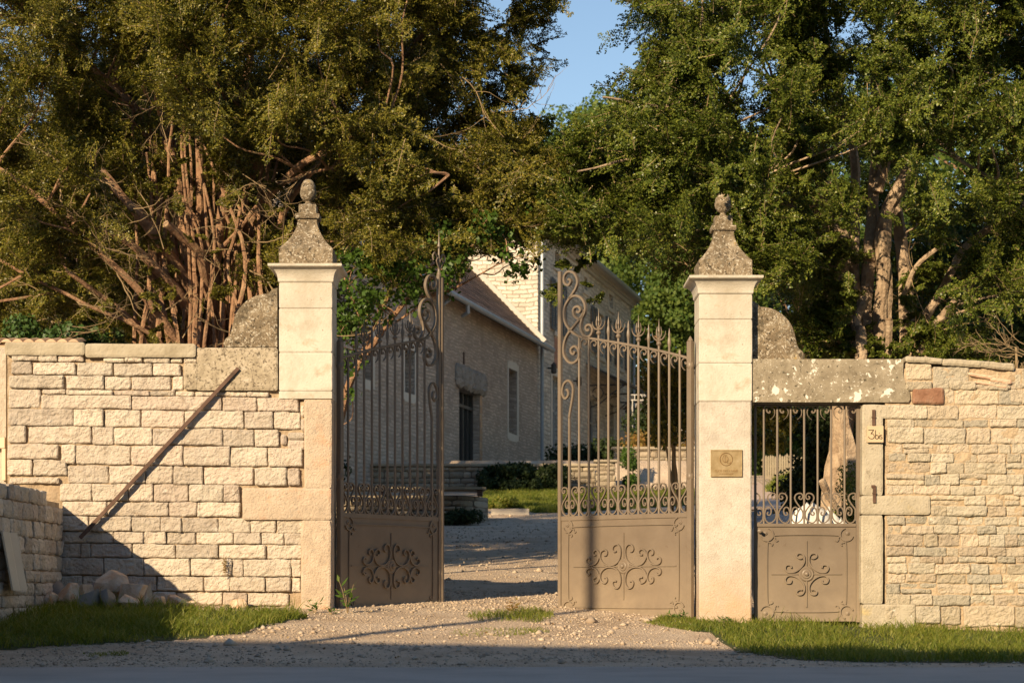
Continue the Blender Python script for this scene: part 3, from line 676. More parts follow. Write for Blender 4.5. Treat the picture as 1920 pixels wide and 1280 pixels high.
text_mesh("DE BOURGOGNE", .017, (cx, yp-.0135, Z(889.3, D0)), m_brassd, pq)
# ================================================================ wrought iron gates
def heart_half(sgn):       # one S scroll beside a bar, in units of the photographed bar spacing
    P0 = [(42,880),(56,886),(56,904),(38,912),(20,900),(17,875),(32,852),(60,848),(90,862),(105,895),(95,930),(65,975),(30,1020),(13,1065),(22,1120),(58,1158),(100,1164),(132,1130),(139,1075),(125,1015),(98,997),(75,1012),(68,1045),(80,1078),(104,1080),(110,1060),(98,1050)]
    return [(sgn*x/147, (1168-y)/147) for x, y in P0]
COMMA = [(.36,.38),(.44,.42),(.36,.52),(.20,.46),(.13,.28),(.28,.10),(.56,.06),(.82,.28),(.85,.58),(.72,.84),(.44,1.06)]
def c2(pts, n=5): return [(p.x, p.y) for p in catmull([(a, b, 0) for a, b in pts], n)]
def panel_orn(root, side, cx, cz, kx, kz, wide, s0, s1, z0, z1, ft):
    # raised ornament on the sheet panel. side=-1: towards local -y, +1: local +y
    y0, y1 = (side*.006, side*.026)
    o = MB()
    o.flat([(cx-kx*1.0*(.67 if wide else .34), cz), (cx, cz), (cx+(.67 if wide else .34)*kx, cz)], .011, y0, side*.014)
    o.flat([(cx, cz-.335*kz), (cx, cz), (cx, cz+.335*kz)], .012, y0, side*.014)
    for k, (dx, dz) in enumerate(((1, 0), (-1, 0), (0, 1), (0, -1))): pass
    o.build('cross_spike', m_iron, root)
    if wide:
        A = [(548,562),(538,572),(522,560),(520,540),(540,526),(560,540),(558,562),(540,576)]
        A = [(545,562),(537,552),(546,543),(558,552),(556,572),(538,580),(520,568),(514,548)]
        A1 = [(541,565),(533,555),(541,545),(556,548),(560,563),(552,577),(536,580),(520,568),(512,545)]
        a = [(538,560),(545,553),(553,560),(548,574),(532,574),(520,558),(526,538),(545,529),(560,540)]
        # C scroll from beside the upright spike round to the lateral volute
        C1 = [(541,572),(533,566),(537,553),(552,552),(560,566),(553,582),(536,580)]
        v1 = [(540,566),(548,560),(556,568),(550,580),(536,580)]
        main = [(538,572),(552,574),(561,560),(552,536),(530,530),(513,552),(510,590),(522,630),(552,655),(590,660),(622,645),(641,612),(636,575),(612,561),(597,575),(601,594),(618,596)]
        sec = [(670,595),(684,592),(684,572),(666,562),(650,580),(650,612),(668,645),(700,657),(728,645),(731,622),(716,612),(707,622)]
        f = lambda L, a, b: [(cx+a*(x-495)*.00205*kx, cz+b*(665-y)*.00162*kz) for x, y in L]
        S2 = (main, sec)
    else:
        main = [(352,888),(366,890),(382,878),(374,862),(352,864),(340,885),(342,915),(362,945),(395,966),(428,968),(444,948),(436,928),(415,928),(410,944)]
        f = lambda L, a, b: [(cx+a*(x-327)*.00178*kx, cz+b*(978-y)*.00178*kz) for x, y in L]
        S2 = (main,)
    for a in (1, -1):
        for b in (1, -1):
            for L in S2:
                o = MB(); o.flat(c2(f(L, a, b), 4), .013, y0, y1); o.build('panel_scroll', m_iron, root)
    o = MB(); c = (cx, 0, cz)
    pr = [(.078, .004), (.078, .010), (.066, .020), (.050, .018), (.046, .026), (.036, .030), (.024, .028), (.018, .044), (.008, .05), (.001, .051)]
    o.lathe([(r, -side*h*-1 if side < 0 else -h) for r, h in pr] if False else [(r*(1 if wide else .95), h*(-side)) for r, h in pr], c, 20, axis='y')
    o.build('rosette', m_iron, root, smooth=True, angle=30)
    # frame moulding with curled ends
    ins = .105; X0, X1, Z0, Z1 = s0+ins, s1-ins, z0+ins, z1-ins*1.05
    o = MB(); g = .085
    for L in ([(X0+g+.02,Z1-.05),(X0+g+.0,Z1-.06),(X0+g-.01,Z1-.03),(X0+g+.03,Z1),(X1-g-.03,Z1),(X1-g+.01,Z1-.03),(X1-g,Z1-.06),(X1-g-.02,Z1-.05)],
              [(X0+g+.02,Z0+.05),(X0+g,Z0+.06),(X0+g-.01,Z0+.03),(X0+g+.03,Z0),(X1-g-.03,Z0),(X1-g+.01,Z0+.03),(X1-g,Z0+.06),(X1-g-.02,Z0+.05)],
              [(X0+.04,Z0+g+.02),(X0+.05,Z0+g),(X0+.02,Z0+g-.01),(X0,Z0+g+.03),(X0,Z1-g-.03),(X0+.02,Z1-g+.01),(X0+.05,Z1-g),(X0+.04,Z1-g-.02)],
              [(X1-.04,Z0+g+.02),(X1-.05,Z0+g),(X1-.02,Z0+g-.01),(X1,Z0+g+.03),(X1,Z1-g-.03),(X1-.02,Z1-g+.01),(X1-.05,Z1-g),(X1-.04,Z1-g-.02)]):
        o.flat(c2(L, 6), .011, y0, side*.017)
    o.build('panel_moulding', m_iron, root)
    for a, xx in ((1, X0), (-1, X1)):
        for b, zz in ((1, Z0), (-1, Z1)):
            o = MB(); c = (xx-a*.005, zz-b*.005); r = .062
            arc = [(c[0]+a*r*math.cos(t)*1.0, c[1]+b*r*math.sin(t)) for t in [math.radians(q) for q in range(-75, 170, 15)]]
            o.flat(arc, .012, y0, side*.02)
            o.lathe([(.022, side*-.004), (.02, side*-.012), (.009, side*-.014), (.007, side*-.022), (.001, side*-.024)], (c[0]-a*.012, 0, c[1]-b*.012), 12, axis='y')
            o.build('corner_scroll', m_iron, root)
def gate_leaf(hx, hy, ang, side, label, finial):
    # local x runs from the hinge to the free edge, z is up from the ground at the hinge
    root = thing('gate_leaf', label, 'gate', (hx, hy, 0), 'pair of wrought iron carriage gate leaves', rotz=ang)
    if True:
        zb, zp = EYE-.335, EYE+.70; Lw = 1.70
        zr0, zr1 = EYE+2.21, EYE+2.52    # top rail at the hinge and where it meets the big scroll
        rail = lambda s: zr0+(zr1-zr0)*(s/1.3855)+(.012*math.sin(s/1.3855*math.pi))
        def part(name, mb, sm=False): return mb.build(name, m_iron, root, smooth=sm, angle=40 if sm else None)
        m = MB(); m.cbox(-.028, .028, -.028, .028, zb-.03, EYE+2.37, .006); m.lathe([(.03, 0), (.02, .02), (.012, .035), (.001, .05)], (0, 0, EYE+2.37), 8); part('hinge_post', m)
        for z in (EYE+2.13, EYE+1.05):
            m = MB(); m.lathe([(.02, -.045), (.032, -.03), (.040, 0), (.032, .03), (.02, .045)], (0, 0, z), 14); part('hinge_ball', m, True)
        m = MB(); m.cbox(Lw-.022, Lw+.018, -.02, .02, zb-.02, EYE+3.22, .004); 
        part('closing_bar', m)
        if finial: m = MB(); m.cbox(Lw+.0185, Lw+.055, -.03*side*-1 if False else -.03, .0, zb-.02, EYE+3.20, .004); part('rebate_bar', m)
        m = MB(); m.cbox(.029, Lw-.023, -.004, .004, zb+.02, zp-.02, .001); part('sheet_panel', m)
        m = MB(); m.cbox(.0285, Lw-.0225, -.014, .014, zp-.045, zp, .004); part('middle_rail', m)
        m = MB(); m.cbox(.0285, Lw-.0225, -.014, .014, zb, zb+.05, .004); part('bottom_rail', m)
        a = Lw/13
        m = MB(); pts = c2([(.028, rail(0)), (.3, rail(.3)), (.6, rail(.6)), (.9, rail(.9)), (1.2, rail(1.2)), (1.3855, rail(1.3855)+.0)], 6); m.flat(pts, .022, -.016, .016); part('top_rail', m)
        r = .0125
        for k in range(1, 13):
            s = k*a
            m = MB()
            if k == 12:      # bends over into a curl
                bx = lambda x, y: (s+(172-x)*.0060, (EYE+1.62)+(800-y)*.0018+.0)
                top = c2([(s, zp), (s, EYE+1.62), (s, EYE+1.72), (s-.045, EYE+1.93), (s-.045, EYE+2.03), (s+.01, EYE+2.09), (s+.075, EYE+2.06), (s+.10, EYE+1.97), (s+.06, EYE+1.91), (s+.015, EYE+1.94), (s+.02, EYE+1.99), (s+.045, EYE+2.0)], 6)
                m.flat(top, .022, -.011, .011); part('bar', m); continue
            zt = rail(s)+(.05 if k == 1 else 0)
            m.lathe([(r, zp-.002), (r, zt)], (s, 0, 0), 8); part('bar', m, True)
            if k in (2, 4, 6, 8):
                m = MB(); m.lathe([(.011, 0), (.011, .05), (.015, .075), (.019, .10), (.015, .13), (.009, .16), (.012, .18), (.007, .21), (.001, .245)], (s, 0, zt), 8); part('spear', m, True)
            if k in (3, 5, 7, 9):
                m = MB(); m.lathe([(.012, 0), (.012, .045), (.022, .055), (.027, .068), (.022, .08), (.012, .088), (.017, .105), (.02, .12), (.010, .14), (.008, .17), (.013, .19), (.007, .23), (.001, .315)], (s, 0, zt), 8)
                for q in (1, -1):
                    w1 = c2([(s, zt+.10), (s+q*.045, zt+.112), (s+q*.078, zt+.15), (s+q*.085, zt+.19)], 5); m.tube([(x, 0, z) for x, z in w1], [.011*(1-i/len(w1)*.85) for i in range(len(w1))], 6)
                    w1 = c2([(s, zt+.12), (s+q*.028, zt+.145), (s+q*.034, zt+.185), (s+q*.024, zt+.235)], 5); m.tube([(x, 0, z) for x, z in w1], [.009*(1-i/len(w1)*.85) for i in range(len(w1))], 6)
                    w1 = [(0, q*.0), (q*.028, .025), (q*.034, .065), (q*.024, .115)]; m.tube([(s, yy, zt+.12+zz) for yy, zz in w1], [.009, .008, .006, .002], 6)
                part('trident', m)
        for k in range(0, 11):       # commas hanging under the rail
            s0 = k*a+.012; pts = [(s0+(1-x)*(a-.024)*1.0 if False else s0+(a-.02)*(1-x)+.0, rail(s0+a/2)-.014-y*a*.92) for x, y in COMMA]
            pts = [(s0+(a-.02)*x, z) for (x, y), (_, z) in zip(COMMA, pts)]
            m = MB(); m.flat(c2(pts, 5), .013, -.009, .009, taper=True); part('comma_scroll', m)
        H = .30
        for k in range(1, 14, 2):
            for q in (1, -1):
                if k == 13 and q == 1: continue
                if k == 13: m = MB()
                pts = [(k*a+x*a-(.02 if k == 13 else 0), zp+.004+z*a*1.02) for x, z in heart_half(q)]
                m = MB(); m.flat(c2(pts, 4), .012, -.010, .010); part('heart_scroll', m)
        # the big scroll at the free edge; pixel outline in the leaf's own plane
        def q(x, y):
            px = 1040+x/6.096; py = 490+y/6.096; rr = (px-960)/F
            s = (1.77-rr*20.3)/(math.cos(rad(43))+rr*math.sin(rad(43))); return (s, EYE+(1095-py)*(20.3+s*math.sin(rad(43)))/F)
        curves = [[(195,222),(210,205),(222,235),(195,275),(152,250),(146,185),(175,132),(220,120),(270,150),(300,230),(280,310),(240,375),(205,430),(160,510),(146,600),(160,700),(215,785),(300,850),(425,890)],
                  [(205,430),(245,402),(300,398),(350,430),(385,500),(382,585),(335,660),(270,635),(250,575),(268,530),(310,520),(335,555),(315,585),(290,575)],
                  [(382,560),(340,640),(220,790),(165,880),(140,990),(150,1080),(195,1148),(255,1160),(312,1105),(312,1020),(272,972),(228,1000),(228,1045),(258,1062),(272,1030)],
                  [(375,575),(345,680),(336,760),(362,835),(410,865),(455,840),(472,785),(455,735),(420,728),(395,755),(405,790),(435,785)]]
        for L in curves:
            m = MB(); m.flat(c2([q(*p) for p in L], 5), .022, -.016, .016); part('crest_scroll', m)
        if finial:
            m = MB(); zt = EYE+3.20; sx = Lw+.0
            m.lathe([(.02, 0), (.026, .03), (.014, .06), (.012, .14), (.022, .16), (.024, .18), (.012, .2), (.01, .30), (.018, .325), (.008, .37), (.001, .50)], (sx, 0, zt), 8)
            for sg in (1, -1):
                w1 = c2([(sx, zt+.10), (sx+sg*.03, zt+.18), (sx+sg*.07, zt+.25), (sx+sg*.11, zt+.22), (sx+sg*.10, zt+.17)], 5); m.tube([(x, 0, z) for x, z in w1], .009, 6)
                w1 = c2([(sx, zt+.08), (sx+sg*.04, zt+.13), (sx+sg*.06, zt+.17), (sx+sg*.03, zt+.20)], 5); m.tube([(x, -.01, z) for x, z in w1], .008, 6)
            part('finial', m)
        panel_orn(root, side, .84, (zb+zp)/2+.0, 1, 1, True, .03, Lw-.02, zb+.0, zp, None)
        m = MB(); m.cbox(Lw-.06, Lw-.03, -.012, .012, zb-.075, zb+.0, .003); part('drop_bolt', m)
    return root
gate_leaf(X(636, 20.3)+.01, 20.28, rad(57.5), -1, 'left leaf of the carriage gate, dark and mostly in shadow, opened inwards', True)
gate_leaf(X(1294, 20.3), 20.28, math.pi-rad(43), 1, 'right leaf of the carriage gate, sunlit taupe iron with a pole shadow across it', False)
def foot_gate():
    D = 20.13; x0, x1 = X(1414, D), X(1612, D)
    root = thing('pedestrian_gate', 'narrow iron pedestrian gate under the lichened lintel', 'gate', (x0, D, 0), rotz=0)
    W = x1-x0; zb, zt, zp = Z(1166, D), Z(757, D), Z(981, D)
    def part(n, m, sm=False): return m.build(n, m_iron, root, smooth=sm, angle=40 if sm else None)
    m = MB(); m.cbox(W-.035, W, -.02, .02, zb, zt-.005, .004); m.cbox(.0, .022, -.02, .02, zb, zt-.005, .004); part('frame', m)
    m = MB(); m.cbox(.023, W-.036, -.018, .018, zt-.02, zt-.005, .003); part('top_rail', m)
    m = MB(); m.cbox(.023, W-.036, -.018, .018, zp-.03, zp, .004); part('middle_rail', m)
    m = MB(); m.cbox(.023, W-.036, -.004, .004, zb+.01, zp-.012, .001); part('sheet_panel', m)
    a = .1302; b0 = X(1432.2, D)-x0
    for k in range(7):
        m = MB(); m.lathe([(.0105, zp-.002), (.0105, zt-.018)], (b0+k*a, 0, 0), 8); part('bar', m, True)
        s0 = b0+k*a+.012
        fl = k in (0, 3) and False
        pts = [(s0+(a-.022)*(x if k >= 3 else 1-x if k < 0 else x), zt-.022-y*a*.95) for x, y in COMMA]
        if k < 3: pts = [(s0+(a-.022)*(x), z) for (x, _), (_, z) in zip(COMMA, pts)]
        else: pts = [(s0+(a-.022)*(1-x), z) for (x, _), (_, z) in zip(COMMA, pts)]
        m = MB(); m.flat(c2(pts, 5), .013, -.009, .009, taper=True); part('comma_scroll', m)
    for k in (-1, 1, 3, 5, 7):
        for q in (1, -1):
            if (k == -1 and q == -1) or (k == 7 and q == 1): continue
            if k == 7 or k == -1: pass
            pts = [(max(.012, min(W-.045, b0+k*a+x*a)), zp+.004+z*a*1.02) for x, z in heart_half(q)]
            m = MB(); m.flat(c2(pts, 4), .012, -.010, .010); part('heart_scroll', m)
    panel_orn(root, -1, W/2-.006, (zb+zp)/2-.01, 1, .96, False, .02, W-.03, zb+.0, zp, None)
    m = MB(); m.lathe([(.018, 0), (.02, .03), (.008, .035), (.008, .06), (.016, .065), (.016, .085), (.001, .09)], (.05, 0, zp-.075), 10, axis='y'); part('door_knob', m, True)
foot_gate()
# ================================================================ the two farm buildings
HR = rad(90-12.5); P0 = (.89, 72.0)
def uo(px): r = (px-960)/F; return (72*r-.89)/(.2164-.9763*r)
def zo(px, py): D = 72+.9763*uo(px); return EYE+(1095-py)*D/F
def wall_holes(mb, u0, u1, z0, z1, holes, v=0, dep=.32, axis='u', back=None):
    us = sorted({u0, u1, *[h[0] for h in holes], *[h[1] for h in holes]}); zs = sorted({z0, z1, *[h[2] for h in holes], *[h[3] for h in holes]})
    Q = (lambda u, d, z: (u, v+d, z)) if axis == 'u' else (lambda u, d, z: (v+d, u, z))
    for a, b in zip(us, us[1:]):
        for c, d in zip(zs, zs[1:]):
            if any(h[0] <= a and b <= h[1] and h[2] <= c and d <= h[3] for h in holes): continue
            mb.add([Q(a, 0, c), Q(b, 0, c), Q(b, 0, d), Q(a, 0, d)], [(0, 1, 2, 3)])
    for a, b, c, d in holes:
        mb.add([Q(a,0,c), Q(b,0,c), Q(b,0,d), Q(a,0,d), Q(a,dep,c), Q(b,dep,c), Q(b,dep,d), Q(a,dep,d)], [(0,4,5,1),(1,5,6,2),(2,6,7,3),(3,7,4,0)])
def barn():
    t = thing('barn', 'long low rubble stone barn with steep tiled roof, seen through the left gate leaf', 'barn', (P0[0], P0[1], 0), rotz=HR)
    ze = EYE+8.55; zb = 2.2; ua, ub = -24.6, -.02
    def op(x0, x1, y0, y1, u=None):
        a, b = uo(x0), uo(x1); c = (x0+x1)/2
        return (a, b, zo(x0, y1), zo(x0, y0))
    french = (uo(861), uo(899), zo(880, 868), zo(880, 727)); slit = (uo(953), uo(969), zo(961, 813), zo(961, 693))
    s1 = (uo(683), uo(697), zo(690, 712), zo(690, 612)); s2 = (uo(758), uo(777), zo(767, 737), zo(767, 655))
    H = [french, slit, s1, s2]
    mb = MB(); wall_holes(mb, ua, ub, zb, ze, H)
    mb.add([(ua,0,zb),(ua,9,zb),(ua,9,ze),(ua,4.5,ze+4.6),(ua,0,ze)], [(0,4,3,2,1)]); mb.add([(ua,9,zb),(ub,9,zb),(ub,9,ze),(ua,9,ze)], [(0,1,2,3)])
    mb.build('wall', m_barn, t)
    # steep tile roof, courses modelled
    mb = MB(); n = 34; sl = 4.62/4.5; random.seed(2)
    for i in range(n):
        v0, v1 = -.42+(4.92)*i/n, -.42+(4.92)*(i+1)/n+.05
        u = ua-.2
        while u < ub:
            w = random.uniform(.5, 1.4); u2 = min(u+w, ub); k = random.uniform(0, .012)
            z0, z1 = ze-.05+(v0+.0)*sl+.05+k, ze-.05+v1*sl+.02+k
            mb.add([(u+.004, v0, z0), (u2-.004, v0, z0), (u2-.004, v1, z1), (u+.004, v1, z1), (u+.004, v0+.02, z0-.045), (u2-.004, v0+.02, z0-.045)], [(0,1,2,3),(4,5,1,0)])
            u = u2
    mb.build('roof', m_tile, t)
    mb = MB(); mb.add([(ua, -.4, ze-.5), (ub, -.4, ze-.5), (ub, 4.5, ze-.08+4.5*sl), (ua, 4.5, ze-.08+4.5*sl), (ua, 9.4, ze-.4), (ub, 9.4, ze-.4)], [(0,1,2,3),(3,2,5,4)]); mb.build('rear_roof', m_tile, t)
    mb = MB(); mb.cbox(ub-.10, ub+.08, .02, .20, 0, 1, .01); mb.v = []; mb.f = []
    mb.tube([(ub-.12, -.30, ze-.16), (ub-.12, 4.5, ze+.14+4.5*sl)], .10, 4); mb.build('roof_flashing', m_fascia, t)
    mb = MB(); mb.tube([(ua, -.50, ze-.44), (ub+.25, -.50, ze-.44)], .085, 10); mb.build('gutter', m_zinc, t)
    mb = MB(); mb.tube([(uo(818), -.10, zb+.2), (uo(818), -.10, ze-.8), (uo(818), -.4, ze-.55)], .055, 8); mb.build('downpipe', m_zinc, t)
    mb = MB(); mb.tube([(uo(845), -.5, ze-.5), (uo(846), -.5, ze-.72), (uo(848), -.3, ze-.80)], .06, 8); mb.build('gutter_outlet', m_zinc, t)
    # joinery
    a, b, c, d = french; g = MB(); g.box(a, b, .27, .28, c, d); g.build('pane', m_glass, t)
    j = MB(); w = .07
    for x in (a, (a+b)/2-w/2, b-w): j.box(x, x+w, .20, .268, c, d)
    for q in (a+(b-a)*.25-.02, a+(b-a)*.75): j.box(q, q+.03, .21, .267, c, d)
    j.box(a+.002, b-.002, .195, .2665, d-.12, d-.002); j.box(a+.002, b-.002, .195, .2665, c+(d-c)*.74, c+(d-c)*.74+.09); j.build('french_window', m_joinery, t)
    q = MB(); q.box(b+.003, b+.30, -.02, .1, c, d-.1); q.build('brick_jamb', m_redbrick if False else M('ochre_jamb', [(.42,.24,.13), (.50,.34,.21)], scale=3, bump=.5, brick=((.42,.33,.25), .4, .22, .012, .2)), t)
    q = MB(); block(q, a-.50, b+.62, d-.10, d+.58, -.14, .5, seed=31, edge=.09, amp=.05, jit=.06, step=.05, rr=.16); q.build('rough_lintel', M('grey_boulder', [(.20,.17,.14), (.32,.285,.245), (.42,.38,.33)], scale=2.5, bump=1, bscale=8, bdist=.08), t)
    for (a, b, c, d) in (slit, s1, s2):
        q = MB()
        q.box(a-.16, a-.003, -.02, .1, c-.2, d+.2); q.box(b+.003, b+.22, -.02, .1, c-.2, d+.2); q.box(a-.002, b+.002, -.018, .1, d+.003, d+.26); q.box(a-.002, b+.002, -.018, .1, c-.25, c-.003); q.build('surround', m_surround, t)
        q = MB(); q.box(a, b, .27, .29, c, d); q.build('pane', m_glass, t)
    for px, py, L in ((868, 660, .35),):
        q = MB(); q.box(uo(px), uo(px)+.12, -.03, .02, zo(px, py+22), zo(px, py)); q.build('iron_tie', m_rust, t)
barn()
def house():
    t = thing('stone_house', 'tall pale stone house with shutters and hipped roof behind the right gate leaf', 'house', (P0[0], P0[1], 0), rotz=HR)
    ze = EYE+12.35; zb = 2.5; L = uo(1184); Wd = 9.0
    def hole(x0, x1, y0, y1): xm = (x0+x1)/2; return (uo(x0), uo(x1), zo(xm, y1), zo(xm, y0))
    att = [hole(1039, 1051, 475, 502), hole(1094, 1101, 520, 545), hole(1141, 1149, 553, 578)]
    w1 = hole(1039.5, 1050, 532, 624); w2 = hole(1117.5, 1132, 588, 668); w3 = hole(1159, 1168, 612, 690)
    d1 = hole(1035, 1050, 706, 846); d2 = hole(1104, 1121, 745, 850); d3 = hole(1141, 1150, 757, 852)
    H = att+[w1, w2, w3, d1, d2, d3]
    mb = MB(); wall_holes(mb, 0, L, zb, ze, H)
    mb.add([(0,0,zb),(0,Wd,zb),(0,Wd,ze),(0,0,ze)], [(0,3,2,1)]); mb.add([(L,0,zb),(L,Wd,zb),(L,Wd,ze),(L,0,ze)], [(0,1,2,3)]); mb.add([(0,Wd,zb),(L,Wd,zb),(L,Wd,ze),(0,Wd,ze)], [(0,1,2,3)])
    mb.build('wall', m_house, t)
    mb = MB(); e = .5
    for z0, z1, q in ((ze-.16, ze-.04, .10), (ze-.038, ze+.08, .22), (ze+.082, ze+.16, .42)):
        mb.box(-q, L+q, -q, Wd+q, z0, z1)
    mb.build('cornice', m_fascia, t)
    mb = MB(); n = 24; random.seed(5); rz = 2.6
    def pt(side, s, k):   # four hipped slopes
        pass
    z0 = ze+.17; A = [(-e,-e,z0),(L+e,-e,z0),(L+e,Wd+e,z0),(-e,Wd+e,z0),(Wd/2+.3,Wd/2,z0+rz),(L-Wd/2-.3,Wd/2,z0+rz)]
    for f in ((A[0],A[1],A[5],A[4]),(A[1],A[2],A[5],A[5]),(A[2],A[3],A[4],A[5]),(A[3],A[0],A[4],A[4])):
        a, b, c, d = [Vector(q) for q in f]
        for i in range(n):
            p, q = a.lerp(d, i/n), b.lerp(c, i/n); r, s = a.lerp(d, (i+1)/n), b.lerp(c, (i+1)/n); up = Vector((0, 0, .035)); m = max(2, int((q-p).length/1.0))
            for k in range(m):
                mb.add([p.lerp(q, k/m)+up, p.lerp(q, (k+1)/m)+up, r.lerp(s, (k+1)/m)+up*.2, r.lerp(s, k/m)+up*.2, p.lerp(q, k/m), p.lerp(q, (k+1)/m)], [(0,1,2,3),(4,5,1,0)])
    mb.build('roof', m_tile, t)
    for u in (.12, L-.12): q = MB(); q.tube([(u, -.13, 3.2), (u, -.13, ze-.35), (u, -.4, ze-.1)], .065, 8); q.build('downpipe', m_zinc, t)
    q = MB(); q.tube([(-.4, -.52, ze+.1), (L+.5, -.52, ze+.1)], .09, 8); q.build('gutter', m_zinc, t)
    def win(h, nm='window', glass=True, sur=.16):
        a, b, c, d = h; q = MB()
        q.box(a-sur, a-.003, -.03, .1, c-.15, d+.2); q.box(b+.003, b+sur, -.03, .1, c-.15, d+.2); q.box(a-.002, b+.002, -.028, .1, d+.003, d+.2); q.box(a-sur, b+sur, -.06, .1, c-.16, c-.003)
        s = q.build('surround', m_surround, t)
        q = MB(); w = .06
        for x in (a, (a+b)/2-w/2, b-w): q.box(x, x+w, .2, .26, c, d)
        for z in (c+.002, d-w-.002, c+(d-c)*.55): q.box(a+.002, b-.002, .198, .258, z, z+w)
        f = q.build(nm, m_shutter if nm == 'window' else m_fascia, t)
        q = MB(); q.box(a+.01, b-.01, .27, .28, c+.01, d-.01); q.build('pane', m_glass, f)
    for h in att: win(h, sur=.2)
    for h in (w1, w2, w3):
        win(h); a, b, c, d = h; w = (b-a)*.62
        for x0, x1 in ((a-.18-w, a-.18), (b+.18, b+.18+w)):
            q = MB(); q.box(x0, x0+.08, -.105, -.062, c, d+.05); q.box(x1-.08, x1, -.105, -.062, c, d+.05)
            for z in (c, (c+d)/2, d-.05): q.box(x0+.081, x1-.081, -.103, -.064, z, z+.1)
            z = c+.13
            while z < d-.06:
                q.add([(x0+.081, -.10, z), (x1-.081, -.10, z), (x1-.081, -.066, z+.06), (x0+.081, -.066, z+.06)], [(0, 1, 2, 3)]); z += .085
            q.build('shutter', m_shutter, t)
    win(d1, 'door', sur=.3); win(d2, 'door', sur=.2); win(d3, 'door', sur=.2)
    q = MB(); a, b, c, d = w1; q.box(a-.05, b+.35, -.012, .02, d1[3]+.35, c-.2); q.build('brick_infill', m_redbrick, t)
    # glazed canopy on iron brackets over the middle door
    cn = MB(); a, b = uo(1098), uo(1163); z = zo(1120, 732)
    cn.box(a, b, -1.75, -1.68, z-.05, z+.03); cn.add([(a, -1.7, z+.03), (b, -1.7, z+.03), (b, -.03, z+.85), (a, -.03, z+.85), (a, -1.7, z), (b, -1.7, z), (b, -.03, z+.82), (a, -.03, z+.82)], [(0,1,2,3),(7,6,5,4),(0,3,7,4),(1,5,6,2)])
    c_ = cn.build('canopy', m_shutter, t)
    for u in (a+.2, (a+b)/2, b-.2):
        q = MB(); q.tube([(u, -1.7, z-.02), (u, -.04, z-.02)], .03, 5); q.tube([(u, -.05, z-.9), (u, -.5, z-.75), (u, -1.0, z-.35), (u, -1.5, z-.04)], .03, 5)
        q.tube([(u, -.45+.22*math.cos(k*.6), z-.32+.22*math.sin(k*.6)) for k in range(11)], .022, 5); q.build('bracket', m_joinery, c_)
    for px, py in ((1027, 690), (1075, 714), (1168, 766)):
        q = MB(); u, z = uo(px), zo(px, py); q.lathe([(.07, -.2), (.10, -.15), (.10, .12), (.05, .16), (.03, .2)], (u, -.22, z), 10); q.box(u-.03, u+.03, -.2, .0, z-.03, z+.03)
        q.build('wall_lamp', m_joinery, t)
house()
# ---------------------------------------------------------------- terrace walls and the walled bed
def drywall(t, x0, x1, zb, zt, y, sd, hmin=.09, hmax=.17, cap=None, wmax=.55, mat=None, curve=None):
    mb = MB(); random.seed(sd); z = zb; k = sd*100
    while z < zt-.03:
        h = min(random.uniform(hmin, hmax), zt-z); x = x0+random.uniform(0, .1)-.1
        while x < x1:
            w = random.uniform(.18, wmax); x2 = min(x+w, x1); k += 1
            if x2-max(x, x0) > .06: block(mb, max(x, x0)+.008, x2-.008, z+.008, z+h-.006, y+random.uniform(-.025, .02), .2, seed=k, edge=.03, amp=.014, jit=.012, step=.07, rr=.035)
            x = x2
        z += h
    if curve: mb.v = [curve(v) for v in mb.v]
    mb.build('stonework', mat or m_drystone, t)
    c = MB(); c.box(x0+.03, x1-.03, y+.05, y+.4, zb-.4, zt-.01)
    if curve: c = MB(); c.grid(lambda a, b: curve((x0+(x1-x0)*a, y+.07, zb-.3+(zt-.02-zb+.3)*b)), 40, 2)
    c.build('joints', m_joint, t)
    if cap:
        c = MB(); x = x0-.05
        while x < x1: w = random.uniform(.5, 1.1); x2 = min(x+w, x1+.04); c.cbox(x+.004, x2-.004, y-.05, y+.42, zt, zt+cap, .012); x = x2
        c.build('coping_stone', m_drystone, t)
tw = thing('terrace_wall', 'long low terrace wall of thin stones below the barn and house', 'wall', (1, 52.2, 2.9))
drywall(tw, X(560, 52), X(1118, 52), 2.75, Z(874, 52), 52.0, 5, cap=.07)
tp = thing('stone_pier', 'short sunlit stone pier standing in front of the terrace wall behind the gate bars', 'pier', (X(1135, 51), 51, 2.8))
drywall(tp, X(1117, 51), X(1156, 51), 2.7, Z(866, 51), 51.0, 6, cap=.06); 
tw2 = thing('terrace_wall', 'upper stone garden wall right of the house, behind the right gate leaf', 'wall', (X(1240, 58), 58, 3.2))
drywall(tw2, X(1150, 58), X(1330, 58), 2.9, Z(842, 58), 58.0, 7, cap=.07)
tw3 = thing('terrace_wall', 'lower stretch of garden wall right of the sunlit pier', 'wall', (X(1220, 53), 53, 2.9))
drywall(tw3, X(1158, 53), X(1262, 53), 2.6, Z(884, 53), 53.0, 8)
bed = thing('walled_bed', 'round cornered stone bed wall in the courtyard left of the lawn', 'stone bed', (X(780, 39), 39, 1.75))
def cv(v):
    x, y, z = v; xe = X(905, 38.6); d = max(0, x-xe+.45); return (x-.0-(d*.12), y+d*d*3.2, z)
drywall(bed, X(560, 38.6), X(921, 38.6), ground_z(-1.5, 38.6)-.15, Z(926, 38.6), 38.6, 9, wmax=.5, hmin=.08, hmax=.14, curve=cv)
tb = thing('work_bench', 'long plank top lying across the stone bed behind the left gate leaf', 'plank', (X(780, 38.9), 38.9, 2.3))
mb = MB(); mb.v = []; x0, x1 = X(620, 38.7), X(912, 38.9)
for k in range(3): mb.cbox(x0, x1-.02*k, 38.45+.32*k, 38.75+.32*k, Z(921, 38.7)+.03, Z(917, 38.7)+.035, .006)
mb.build('plank', m_fence, tb)
mb = MB()
